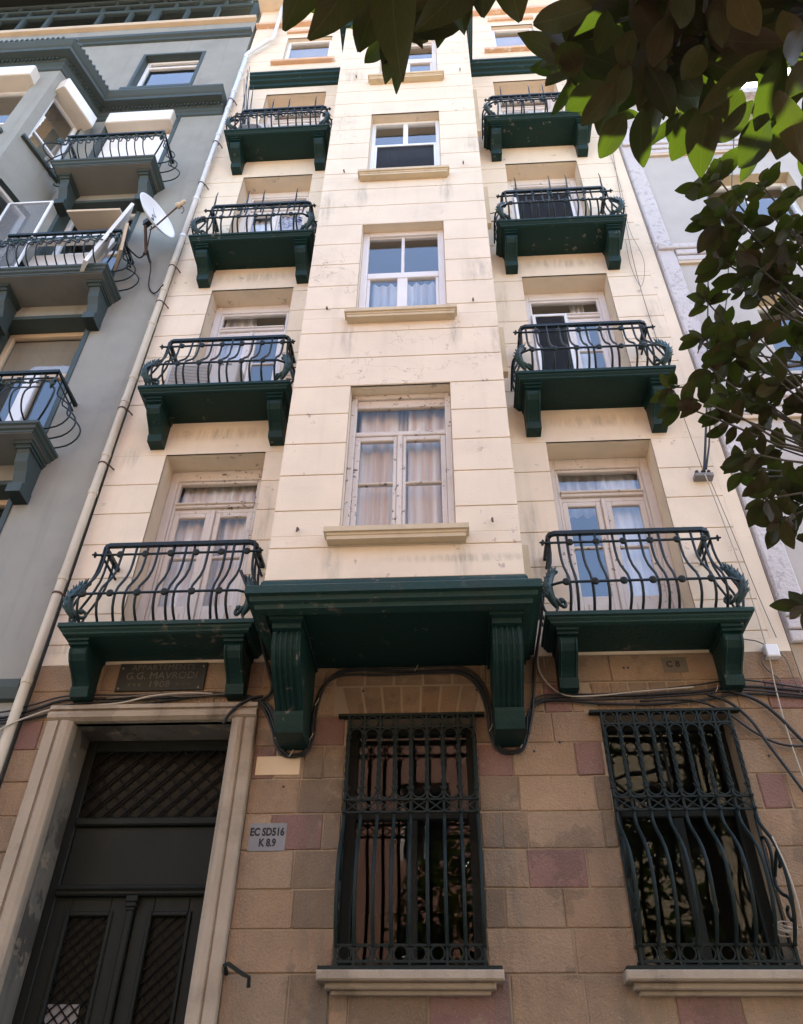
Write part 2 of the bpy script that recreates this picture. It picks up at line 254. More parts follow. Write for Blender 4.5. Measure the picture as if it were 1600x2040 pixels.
# ------------------------------------------------------------------ mesh helpers
WO = {}   # world origin of every object that parents others
class MB:
    def __init__(s): s.v = []; s.f = []
    def add(s, vs, fs):
        o = len(s.v); s.v += [tuple(p) for p in vs]; s.f += [tuple(i+o for i in f) for f in fs]
    def box(s, x0, x1, y0, y1, z0, z1):
        s.add([(x0,y0,z0),(x1,y0,z0),(x1,y1,z0),(x0,y1,z0),(x0,y0,z1),(x1,y0,z1),(x1,y1,z1),(x0,y1,z1)],
              [(0,3,2,1),(4,5,6,7),(0,1,5,4),(1,2,6,5),(2,3,7,6),(3,0,4,7)]); return s
    def obox(s, c, ax, ay, az, hx, hy, hz):
        c = Vector(c); ax = Vector(ax).normalized()*hx; ay = Vector(ay).normalized()*hy; az = Vector(az).normalized()*hz
        vs = [c+sx*ax+sy*ay+sz*az for sz in (-1,1) for sx, sy in ((-1,-1),(1,-1),(1,1),(-1,1))]
        s.add(vs, [(0,3,2,1),(4,5,6,7),(0,1,5,4),(1,2,6,5),(2,3,7,6),(3,0,4,7)]); return s
    def block(s, x0, x1, z0, z1, yf, yb, ch=0.006):
        s.add([(x0,yf+ch,z0),(x1,yf+ch,z0),(x1,yf+ch,z1),(x0,yf+ch,z1),
               (x0+ch,yf,z0+ch),(x1-ch,yf,z0+ch),(x1-ch,yf,z1-ch),(x0+ch,yf,z1-ch),
               (x0,yb,z0),(x1,yb,z0),(x1,yb,z1),(x0,yb,z1)],
              [(4,5,6,7),(0,1,5,4),(1,2,6,5),(2,3,7,6),(3,0,4,7),(8,9,1,0),(9,10,2,1),(10,11,3,2),(11,8,0,3)]); return s
    def quad(s, a, b, c, d): s.add([a,b,c,d], [(0,1,2,3)]); return s
    def tube(s, pts, r, n=6, closed=False, flat=1.0):
        pts = [Vector(p) for p in pts]; k = len(pts)
        rs = r if isinstance(r, (list, tuple)) else [r]*k
        vs = []; prev = None
        for i, p in enumerate(pts):
            if closed: t = pts[(i+1) % k]-pts[i-1]
            else: t = pts[min(i+1,k-1)]-pts[max(i-1,0)]
            if t.length < 1e-9: t = Vector((0,0,1))
            t.normalize()
            if prev is None:
                a = Vector((0,1,0)) if abs(t.y) < 0.9 else Vector((1,0,0))
                nrm = (a-t*a.dot(t)).normalized()
            else:
                nrm = prev-t*prev.dot(t)
                nrm = nrm.normalized() if nrm.length > 1e-6 else prev
            prev = nrm; bn = t.cross(nrm)
            for j in range(n):
                an = 2*math.pi*(j+0.5)/n
                vs.append(p+rs[i]*(math.cos(an)*nrm+flat*math.sin(an)*bn))
        fs = []
        for i in range(k if closed else k-1):
            for j in range(n):
                a = i*n+j; b = i*n+(j+1) % n; c = ((i+1) % k)*n+(j+1) % n; d = ((i+1) % k)*n+j
                fs.append((a,b,c,d))
        if not closed: fs += [tuple(range(n))[::-1], tuple((k-1)*n+j for j in range(n))]
        s.add(vs, fs); return s
    def sweep(s, path, prof, caps=True):
        """moulding: profile (offset outward, z) mitred along a plan path; outward is to the right of travel"""
        k = len(path); P = [Vector((p[0], p[1])) for p in path]
        nr = []
        for i in range(k-1):
            d = (P[i+1]-P[i]).normalized(); nr.append(Vector((d.y, -d.x)))
        vs = []
        for i in range(k):
            if i == 0: m = nr[0]
            elif i == k-1: m = nr[-1]
            else: m = (nr[i-1]+nr[i])/(1+nr[i-1].dot(nr[i]))
            for o, z in prof: vs.append((P[i].x+m.x*o, P[i].y+m.y*o, z))
        n = len(prof); fs = []
        for i in range(k-1):
            for j in range(n-1):
                fs.append((i*n+j, i*n+j+1, (i+1)*n+j+1, (i+1)*n+j))
        if caps: fs += [tuple(range(n)), tuple((k-1)*n+j for j in range(n))[::-1]]
        s.add(vs, fs); return s
    def extrude_x(s, prof, x0, x1):
        """closed (y, z) profile extruded along x"""
        n = len(prof)
        s.add([(x0,y,z) for y,z in prof]+[(x1,y,z) for y,z in prof],
              [(i,(i+1)%n,n+(i+1)%n,n+i) for i in range(n)]+[tuple(range(n))[::-1], tuple(range(n,2*n))]); return s
    def extrude_dir(s, poly, d):
        n = len(poly); d = Vector(d); poly = [Vector(p) for p in poly]
        s.add(poly+[p+d for p in poly], [(i,(i+1)%n,n+(i+1)%n,n+i) for i in range(n)]+[tuple(range(n))[::-1], tuple(range(n,2*n))]); return s
    def lathe(s, prof, c, axis, n=12):
        """profile (radius, distance along axis) turned about an axis through c"""
        c = Vector(c); a = Vector(axis).normalized()
        u = a.orthogonal().normalized(); w = a.cross(u)
        vs = [c+a*h+r*(math.cos(2*math.pi*j/n)*u+math.sin(2*math.pi*j/n)*w) for r,h in prof for j in range(n)]
        k = len(prof)
        fs = [(i*n+j, i*n+(j+1)%n, (i+1)*n+(j+1)%n, (i+1)*n+j) for i in range(k-1) for j in range(n)]
        fs += [tuple(range(n))[::-1], tuple((k-1)*n+j for j in range(n))]
        s.add(vs, fs); return s
    def wallgrid(s, x0, x1, z0, z1, holes, y):
        xs = sorted({x0, x1, *[h[0] for h in holes], *[h[1] for h in holes]}); zs = sorted({z0, z1, *[h[2] for h in holes], *[h[3] for h in holes]})
        xs = [x for x in xs if x0 <= x <= x1]; zs = [z for z in zs if z0 <= z <= z1]
        for i in range(len(xs)-1):
            for j in range(len(zs)-1):
                cx, cz = (xs[i]+xs[i+1])/2, (zs[j]+zs[j+1])/2
                if any(h[0] < cx < h[1] and h[2] < cz < h[3] for h in holes): continue
                s.quad((xs[i],y,zs[j]),(xs[i+1],y,zs[j]),(xs[i+1],y,zs[j+1]),(xs[i],y,zs[j+1]))
        return s
    def reveal(s, h, y0, y1):
        x0,x1,z0,z1 = h
        s.quad((x0,y0,z0),(x0,y1,z0),(x0,y1,z1),(x0,y0,z1)); s.quad((x1,y0,z0),(x1,y0,z1),(x1,y1,z1),(x1,y1,z0))
        s.quad((x0,y0,z1),(x0,y1,z1),(x1,y1,z1),(x1,y0,z1)); s.quad((x0,y0,z0),(x1,y0,z0),(x1,y1,z0),(x0,y1,z0)); return s
    def mesh(s, name, mat, at=(0,0,0), smooth=False):
        me = bpy.data.meshes.new(name); a = Vector(at)
        me.from_pydata([(p[0]-a.x, p[1]-a.y, p[2]-a.z) for p in s.v], [], s.f)
        me.materials.append(MAT[mat])
        if smooth: me.polygons.foreach_set('use_smooth', [True]*len(me.polygons))
        me.update(); return me
    def build(s, name, mat, parent=None, at=None, smooth=False, color=None):
        """link as ONE object; vertices are in world coordinates, the origin goes to `at` (or to the parent's origin)"""
        if at is None: at = WO[parent.name] if parent else Vector((0,0,0))
        return place(name, s.mesh(name, mat, at, smooth), parent, at, color)
def place(name, me, parent, at, color=None):
    o = bpy.data.objects.new(name, me); COL.objects.link(o); at = Vector(at)
    if parent is not None:
        o.parent = parent; o.location = at-WO[parent.name]
    else: o.location = at
    WO[o.name] = at
    if color: o.color = (*color, 1)
    return o
def thing(name, at, label, cat, group=None):
    o = bpy.data.objects.new(name, None); COL.objects.link(o); o.location = at; o.empty_display_size = 0.2
    WO[o.name] = Vector(at); return tag(o, label, cat, group)
def tag(o, label, cat, group=None):
    o['label'] = label; o['category'] = cat
    if group: o['group'] = group
    return o
def structure(o): o['kind'] = 'structure'; return o
def copy_tree(src, parent, at):
    c = src.copy(); COL.objects.link(c); c.parent = parent; at = Vector(at)
    c.location = at-(WO[parent.name] if parent else Vector((0,0,0))); WO[c.name] = at
    for ch in src.children: copy_tree(ch, c, at+ch.location)
    return c
def smooth_path(pts, k=5):
    P = [Vector(p) for p in pts]; out = []
    for i in range(len(P)-1):
        p0, p1, p2, p3 = P[max(i-1,0)], P[i], P[i+1], P[min(i+2,len(P)-1)]
        for j in range(k):
            t = j/k
            out.append(0.5*((2*p1)+(-p0+p2)*t+(2*p0-5*p1+4*p2-p3)*t*t+(-p0+3*p1-3*p2+p3)*t**3))
    out.append(P[-1]); return out
def text_mesh(txt, size, mat, offset=0.0, depth=0.002, shear=0.0, space=1.0):
    cu = bpy.data.curves.new('lettering', 'FONT'); cu.body = txt; cu.size = size; cu.extrude = depth; cu.offset = offset; cu.shear = shear
    cu.align_x = 'CENTER'; cu.align_y = 'CENTER'; cu.resolution_u = 3; cu.space_character = space
    t = bpy.data.objects.new('lettering', cu); COL.objects.link(t); t.rotation_euler = (math.pi/2, 0, 0)
    dg = bpy.context.evaluated_depsgraph_get(); dg.update()
    me = bpy.data.meshes.new_from_object(t.evaluated_get(dg)); me.transform(Matrix.Rotation(math.pi/2, 4, 'X'))
    bpy.data.objects.remove(t); bpy.data.curves.remove(cu)
    me.materials.clear(); me.materials.append(MAT[mat]); return me
def curtain(parent, x0, x1, z0, z1, y, mat, waves=9, amp=0.025):
    b = MB(); n = waves*4
    ph = random.uniform(0, 6)
    vs = []
    for i in range(n+1):
        x = x0+(x1-x0)*i/n; yy = y+amp*math.sin(2*math.pi*waves*i/n+ph)+amp*0.5*math.sin(5.1*i/n*6+ph)
        vs += [(x,yy,z0),(x,yy+0.01,z1)]
    b.add(vs, [(2*i,2*i+2,2*i+3,2*i+1) for i in range(n)])
    return b.build('curtain', mat, parent, smooth=True)
# ------------------------------------------------------------------ ground (below the frame, but it bounces light)
structure(MB().box(-60, 60, -9.6, -3.6, -0.3, -0.12).build('road', 'asphalt'))
structure(MB().box(-60, 60, -3.6, 0.0, -0.3, 0.0).build('pavement', 'paving'))
structure(MB().box(-60, 60, -13.0, -9.6, -0.3, 0.004).build('far_pavement', 'paving'))
structure(MB().box(-300, 300, -300, 300, -0.6, -0.304).build('ground', 'asphalt'))

# ================================================================== the cream apartment building
BX0, BX1, TOP = -3.97, 3.19, 23.2
BAYL, BAYR, BAYY = -1.61, 0.685, -1.0
bld = thing('apartment_building', (-0.4, 4.5, 0), 'narrow cream building with green balconies and a central bay above a stone ground floor', 'apartment building')
HEADS = [8.42, 11.80, 15.16, 18.52]
SLAB = [5.71, 9.07, 12.43, 15.82]
GROOVE = [5.80, 6.16, 6.61, 7.07, 7.51, 7.95]+[8.39+0.473*k for k in range(0, 32)]
openL = [(-3.305, -2.10, SLAB[i], HEADS[i]) for i in range(4)]
openR = [(1.215, 2.42, SLAB[i], HEADS[i]) for i in range(4)]
open5 = [(-3.17, -2.17, 20.07, 21.45), (1.35, 2.25, 20.05, 21.45)]
wall_holes = openL+openR+open5
bay_holes = [(-0.975, 0.105, 6.30, 8.38), (-0.985, 0.105, 9.62, 11.70), (-0.98, 0.105, 12.98, 15.05), (-0.90, 0.11, 16.32, 18.42)]
def grooved(b, x0, x1, z0, z1, holes, y, plain=()):
    """courses of plaster between recessed grooves, 12 mm proud of their backing"""
    zs = [z0]+[g for g in GROOVE if z0+0.05 < g < z1-0.05 and not any(p0 < g < p1 for p0, p1 in plain)]+[z1]
    for i in range(len(zs)-1):
        a, c = zs[i], zs[i+1]
        cuts = sorted({a, c, *[h[2] for h in holes if a < h[2] < c], *[h[3] for h in holes if a < h[3] < c]})
        for j in range(len(cuts)-1):
            q0, q1 = cuts[j], cuts[j+1]; zc = (q0+q1)/2
            hs = sorted([h for h in holes if h[2] < zc < h[3]]); x = x0
            for h in hs+[None]:
                e = h[0] if h else x1
                if e > x+0.01:
                    g0 = 0.006 if q0 == a and i > 0 else 0; g1 = 0.006 if q1 == c and i < len(zs)-2 else 0
                    b.block(x, e, q0+g0, q1-g1, y, y+0.02, 0.003 if (g0 or g1) else 0.0005)
                if h: x = h[1]
w = MB()
w.wallgrid(BX0, BAYL, 5.56, TOP, [h for h in wall_holes if h[1] < BAYL], 0.012)
w.wallgrid(BAYR, BX1, 5.56, TOP, [h for h in wall_holes if h[0] > BAYR], 0.012)
PL = [(h-0.05, s-0.02) for h, s in zip(HEADS, [8.96, 12.33, 15.7, 19.1])]
grooved(w, BX0, BAYL, 5.57, TOP, [h for h in wall_holes if h[1] < BAYL], 0.0, PL)
grooved(w, BAYR, 3.03, 5.57, TOP, [h for h in wall_holes if h[0] > BAYR], 0.0, PL)
w.block(3.03, BX1, 5.57, TOP, 0.0, 0.02, 0.001)
for h in wall_holes: w.reveal(h, 0.0, 0.42)
w.build('wall', 'cream', bld)
w = MB()
w.wallgrid(BAYL, BAYR, 5.52, 19.3, bay_holes, BAYY+0.012)
grooved(w, BAYL, BAYR, 5.56, 19.3, bay_holes, BAYY)
for x in (BAYL, BAYR):
    zs = [5.56]+[g for g in GROOVE if 5.6 < g < 19.2]+[19.3]
    for i in range(len(zs)-1):
        if x == BAYL: w.box(BAYL, BAYL+0.02, BAYY+0.002, 0.0, zs[i]+0.005, zs[i+1]-0.005)
        else: w.box(BAYR-0.02, BAYR, BAYY+0.002, 0.0, zs[i]+0.005, zs[i+1]-0.005)
    xx = BAYL+0.014 if x == BAYL else BAYR-0.014
    w.quad((xx, BAYY+0.012, 5.52), (xx, 0, 5.52), (xx, 0, 19.3), (xx, BAYY+0.012, 19.3))
for h in bay_holes: w.reveal(h, BAYY, BAYY+0.24)
w.build('bay', 'cream', bld)
# shell behind the facade so the rooms are dark
MB().box(BX0, BX0+0.25, 0.05, 9.0, 0, TOP).build('side_wall', 'room', bld)
MB().box(BX1-0.25, BX1, 0.05, 9.0, 0, TOP).build('side_wall', 'room', bld)
MB().box(BX0, BX1, 9.0, 9.25, 0, TOP).build('rear_wall', 'room', bld)
MB().box(BX0-0.05, BX1, -0.35, 9.3, TOP, TOP+0.25).build('roof', 'cream', bld)
for z in (5.57, 8.75, 12.1, 15.45, 18.85):
    f = MB().box(BX0+0.26, BX1-0.26, 0.45, 8.9, z, z+0.12)
    f.box(BAYL+0.05, BAYR-0.05, -0.74, 0.45, z, z+0.12); f.build('floor_slab', 'room', bld)
MB().sweep([(BX0, 0), (BX1, 0)], [(0, 22.1), (0.10, 22.12), (0.10, 22.22), (0.05, 22.26), (0.05, 22.36), (0.02, 22.4), (0, 22.42)]).build('string_course', 'peach', bld)
# green cornice that steps round the bay
CP = [(0.0, 18.80), (0.05, 18.82), (0.06, 18.90), (0.11, 18.93), (0.12, 19.0), (0.17, 19.03), (0.18, 19.10), (0.20, 19.11), (0.20, 19.16), (0, 19.2)]
MB().sweep([(BX0+0.28, 0), (BAYL-0.02, 0)], CP).build('cornice', 'green', bld)
MB().sweep([(BAYR+0.02, 0), (BX1-0.30, 0)], CP).build('cornice', 'green', bld)
MB().sweep([(BAYL, 0.0), (BAYL, BAYY), (BAYR, BAYY), (BAYR, 0.0)], [(0.0, 18.86), (0.05, 18.88), (0.06, 18.98), (0.11, 19.02), (0.12, 19.12), (0.15, 19.14), (0.15, 19.22), (0, 19.32)]).build('cornice', 'green', bld)
b = MB().box(BAYL+0.01, BAYR-0.01, BAYY+0.013, 0, 19.301, 19.33); b.build('bay_roof', 'cream', bld)
# bay base: cornice, soffit and two big scroll corbels
bc = MB().sweep([(BAYL, 0.0), (BAYL, BAYY), (BAYR, BAYY), (BAYR, 0.0)],
     [(0.004, 5.80), (0.02, 5.77), (0.03, 5.71), (0.10, 5.685), (0.125, 5.66), (0.125, 5.585), (0.09, 5.575), (0.082, 5.53), (0.045, 5.515), (0.038, 5.475), (-0.04, 5.46)])
bc.build('bay_cornice', 'green_worn', bld)
MB().box(BAYL+0.02, BAYR-0.02, BAYY+0.02, 0.012, 5.475, 5.53).build('bay_soffit', 'green', bld)
def big_corbel(x):
    b = MB(); hw = 0.125
    prof = [(0.0, 5.475), (-0.93, 5.475), (-0.93, 5.43), (-0.90, 5.42), (-0.90, 5.37), (-0.85, 5.36), (-0.86, 5.30), (-0.84, 5.20), (-0.77, 5.09), (-0.66, 5.00), (-0.54, 4.93), (-0.45, 4.87), (-0.41, 4.84), (-0.43, 4.83), (-0.43, 4.80), (-0.40, 4.72), (-0.37, 4.66), (0.0, 4.66)]
    b.extrude_x(prof, x-hw, x+hw)
    b.box(x-hw-0.02, x+hw+0.02, -0.945, 0.01, 5.43, 5.474)
    for k in range(5):   # raised flutes down the front
        xx = x-hw+0.03+k*0.0475
        b.tube(smooth_path([(xx, y, z) for y, z in prof[5:13]], 2), 0.014, 6)
    return b.build('corbel', 'green', bld)
big_corbel(-1.385); big_corbel(0.505)
# ------------------------------------------------------------------ windows
def window(name, bars, panes, y, mat, glass='glass', parent=None, curt=None, th=0.05):
    """bars/panes are (x0, x1, z0, z1[, proud]) rectangles at depth y"""
    f = MB()
    for q in bars:
        pr = q[4] if len(q) > 4 else 0
        f.block(q[0], q[1], q[2], q[3], y-pr, y+th, 0.008)
    fo = f.build(name, mat, parent or bld, at=((bars[0][0]+bars[0][1])/2, y, min(q[2] for q in bars)))
    for p in panes:
        MB().box(p[0]-0.004, p[1]+0.004, y+0.022, y+0.027, p[2]-0.004, p[3]+0.004).build('pane', glass, fo)
    if curt:
        for c in curt: curtain(fo, c[0], c[1], c[2], c[3], y+c[5] if len(c) > 5 else y+0.16, c[4], max(3, int((c[1]-c[0])*9)))
    return fo
def frame_bars(x0, x1, z0, z1, t, pr=0.0):
    return [(x0, x0+t, z0, z1, pr), (x1-t, x1, z0, z1, pr), (x0+t, x1-t, z1-t, z1, pr), (x0+t, x1-t, z0, z0+t, pr)]
def bay_sill(i, z, x0, x1):
    b = MB().sweep([(x0, BAYY), (x0, BAYY-0.13), (x1, BAYY-0.13), (x1, BAYY)], [(-0.13, z), (0, z), (0, z-0.055), (-0.02, z-0.06), (-0.022, z-0.085), (-0.045, z-0.09), (-0.05, z-0.125), (-0.10, z-0.13)], caps=True)
    b.box(x0+0.03, x1-0.03, BAYY-0.10, BAYY+0.0, z-0.128, z-0.002); b.box(x0+0.005, x1-0.005, BAYY-0.12, BAYY+0.2, z-0.05, z+0.001)
    b.build('sill', 'cream_trim', bld)
for i, z in enumerate([6.30, 9.62, 12.98, 16.32]): bay_sill(i, z, -1.10+0.02*(i == 3), 0.22)
YB = BAYY+0.17
# row 1: old casement with transom, peeling paint
h = bay_holes[0]
bars = frame_bars(h[0], h[1], h[2], h[3], 0.065, 0.03)+[(-0.91, 0.04, 8.20, 8.315, 0.0), (-0.91, 0.04, 7.755, 7.82, 0.012), (-0.91, -0.855, 6.365, 7.755), (-0.015, 0.04, 6.365, 7.755), (-0.505, -0.465, 6.365, 7.755), (-0.465, -0.41, 6.365, 7.755, 0.014), (-0.41, -0.375, 6.365, 7.755),
    (-0.855, -0.505, 7.69, 7.755), (-0.375, -0.015, 7.69, 7.755), (-0.855, -0.505, 7.08, 7.105), (-0.375, -0.015, 7.08, 7.105), (-0.855, -0.505, 6.365, 6.44), (-0.375, -0.015, 6.365, 6.44)]
window('window', bars, [(-0.91, 0.04, 7.82, 8.20), (-0.855, -0.505, 7.105, 7.69), (-0.375, -0.015, 7.105, 7.69), (-0.855, -0.505, 6.44, 7.08), (-0.375, -0.015, 6.44, 7.08)], YB, 'old_frame', 'glass_old',
       curt=[(-0.90, -0.47, 6.3, 8.9, 'curtain'), (-0.36, 0.04, 6.3, 8.9, 'curtain'), (-0.52, -0.30, 6.3, 8.9, 'net', 0.22)])
def sash(h, zt, zb, zm, zl):
    x0, x1 = h[0], h[1]; t = 0.085
    bars = frame_bars(x0, x1, h[2], h[3], t, 0.03)+[(x0+t, x1-t, zb, zm, 0.012), (x0+t, x1-t, zt, h[3]-t), (-0.465, -0.425, zm, zt)]
    bars += [(x0+t, x0+t+0.04, h[2]+t, zb), (x1-t-0.04, x1-t, h[2]+t, zb), (-0.51, -0.38, h[2]+t, zb, 0.005)]
    p = [(x0+t, -0.465, zm, zt), (-0.425, x1-t, zm, zt), (x0+t+0.04, -0.51, h[2]+t, zb), (-0.38, x1-t-0.04, h[2]+t, zb)]
    return bars, p
h = bay_holes[1]; bars, p = sash(h, 11.60, 10.64, 10.76, 0)
window('window', bars, p, YB, 'white_frame', curt=[(-0.90, 0.02, 9.7, 11.25, 'net', 0.5)])
h = bay_holes[2]; x0, x1 = h[0], h[1]
bars = frame_bars(x0, x1, h[2], h[3], 0.06, 0.02)+[(x0+0.06, x1-0.06, 14.24, 14.30, 0.015), (-0.475, -0.40, 14.30, 14.99, 0.01), (x0+0.06, x0+0.10, 13.04, 14.24, 0.02), (x1-0.10, x1-0.06, 13.04, 14.24, 0.02)]
wf = window('window', bars, [(x0+0.06, -0.475, 14.30, 14.99), (-0.40, x1-0.06, 14.30, 14.99), (x0+0.1, x1-0.1, 13.04, 14.24)], YB, 'pvc', curt=[(-0.92, 0.04, 14.0, 14.7, 'net', 0.2)])
sc = MB()
for k in range(44):
    xx = x0+0.10+k*(x1-x0-0.2)/43; sc.box(xx-0.004, xx+0.004, YB-0.012, YB+0.004, 13.04, 14.24)
sc.box(x0+0.1, x1-0.1, YB+0.004, YB+0.006, 13.04, 14.24); sc.build('pleated_screen', 'screen', wf)
h = bay_holes[3]; bars, p = sash(h, 18.28, 17.45, 17.62, 0)
window('window', bars, p, YB, 'white_frame')
# balcony doors
def balcony_door(ox0, ox1, z0, zt, mat, glass, curt=None, screen=None, y=0.33):
    c = (ox0+ox1)/2; s = zt-8.42; Z = lambda z: z+s
    bars = [(ox0, ox0+0.10, z0, zt, 0.03), (ox1-0.10, ox1, z0, zt, 0.03), (ox0+0.10, ox1-0.10, Z(8.26), zt, 0.03),
            (ox0+0.10, ox0+0.135, z0, Z(8.26), 0.012), (ox1-0.135, ox1-0.10, z0, Z(8.26), 0.012), (ox0+0.135, ox1-0.135, Z(8.22), Z(8.26), 0.012),
            (ox0+0.135, ox1-0.135, Z(7.83), Z(7.92), 0.03), (ox0+0.135, ox1-0.135, Z(7.87), Z(7.895), 0.055), (ox0+0.10, ox1-0.10, Z(7.765), Z(7.83), -0.005),
            (ox0+0.135, ox0+0.20, z0, Z(7.765)), (ox1-0.20, ox1-0.135, z0, Z(7.765)), (c-0.09, c-0.025, z0, Z(7.765)), (c+0.025, c+0.09, z0, Z(7.765)), (c-0.025, c+0.025, z0, Z(7.80), 0.025)]
    panes = [(ox0+0.135, ox1-0.135, Z(7.92), Z(8.22))]
    for a, b_ in ((ox0+0.20, c-0.09), (c+0.09, ox1-0.20)):
        bars += [(a, b_, Z(7.70), Z(7.765)), (a, b_, Z(7.095), Z(7.125)), (a, b_, z0, Z(6.46)), (a+0.05, b_-0.05, z0+0.12, Z(6.36), 0.012)]
        panes += [(a, b_, Z(7.125), Z(7.70)), (a, b_, Z(6.46), Z(7.095))]
    d = window('balcony_door', bars, panes, y, mat, glass, curt=curt)
    if screen:
        fs = MB(); a, b_ = screen
        for q in frame_bars(a, b_, z0+0.02, Z(7.86), 0.045): fs.block(q[0], q[1], q[2], q[3], y-0.075, y-0.045, 0.004)
        so_ = fs.build('insect_screen', 'pvc', d)
        k = int((b_-a-0.09)/0.02); m = MB()
        for j in range(k):
            xx = a+0.05+j*0.02; m.box(xx-0.003, xx+0.003, y-0.07, y-0.055, z0+0.05, Z(7.82))
        m.box(a+0.04, b_-0.04, y-0.055, y-0.053, z0+0.05, Z(7.82)); o = m.build('screen_mesh', 'screen', d)
    return d
for i in range(4):
    for side, ops in (('l', openL), ('r', openR)):
        ox0, ox1, z0, zt = ops[i]
        mat = 'old_frame' if i == 0 else 'white_frame'; cu = None; scr = None
        if i == 0: cu = [(ox0+0.13, ox1-0.13, z0, zt+0.5, 'curtain' if side == 'l' else 'net', 0.14)]
        if i == 0 and side == 'r': cu = [(ox0+0.62, ox1-0.13, z0, zt+0.5, 'net', 0.14), (ox0+0.13, ox1-0.13, zt-0.7, zt+0.5, 'curtain', 0.22)]
        if i == 1 and side == 'l': cu = [(ox0+0.13, ox0+0.6, z0, zt+0.5, 'net', 0.14)]
        if i == 1 and side == 'r': cu = [(ox0+0.70, ox1-0.3, z0, zt+0.5, 'net', 0.14)]; scr = (ox0+0.11, ox0+0.60)
        if i == 2: cu = [(ox0+0.15, ox1-0.15, z0, zt+0.3, 'net', 0.12)]
        if i == 2 and side == 'r': scr = (ox0+0.11, ox1-0.14)
        balcony_door(ox0, ox1, z0, zt, mat, 'glass' if (i, side) != (0, 'l') else 'glass_old', cu, scr)
for (x0, x1, z0, z1) in open5:
    bars = frame_bars(x0, x1, z0, z1, 0.07, 0.02)
    window('window', bars, [(x0+0.07, x1-0.07, z0+0.07, z1-0.07)], 0.10, 'pvc')
    MB().block(x0-0.22, x1+0.14, z0-0.10, z0, -0.09, 0.02, 0.008).build('sill', 'peach', bld)
    MB().block(x0-0.05, x1+0.05, z1+0.25, z1+0.37, -0.05, 0.02, 0.008).build('lintel', 'peach', bld)
for z0, z1 in ((5.95, 6.5), (9.1, 9.95), (12.4, 13.45), (15.3, 16.95)):   # side window casings on the bay's right flank
    MB().box(BAYR+0.002, BAYR+0.12, -0.52, -0.42, z0, z1).build('side_window_casing', 'cream_trim', bld)
for x, z in ((-1.36, 6.36), (0.44, 6.41), (-1.33, 9.78), (0.42, 9.83), (-1.32, 13.15), (0.43, 13.22), (-1.3, 16.5), (0.5, 16.55)):
    MB().tube([(x, BAYY+0.01, z+0.02), (x, BAYY-0.05, z), (x, BAYY-0.06, z-0.05)], 0.010, 5).build('hook', 'rust', bld)

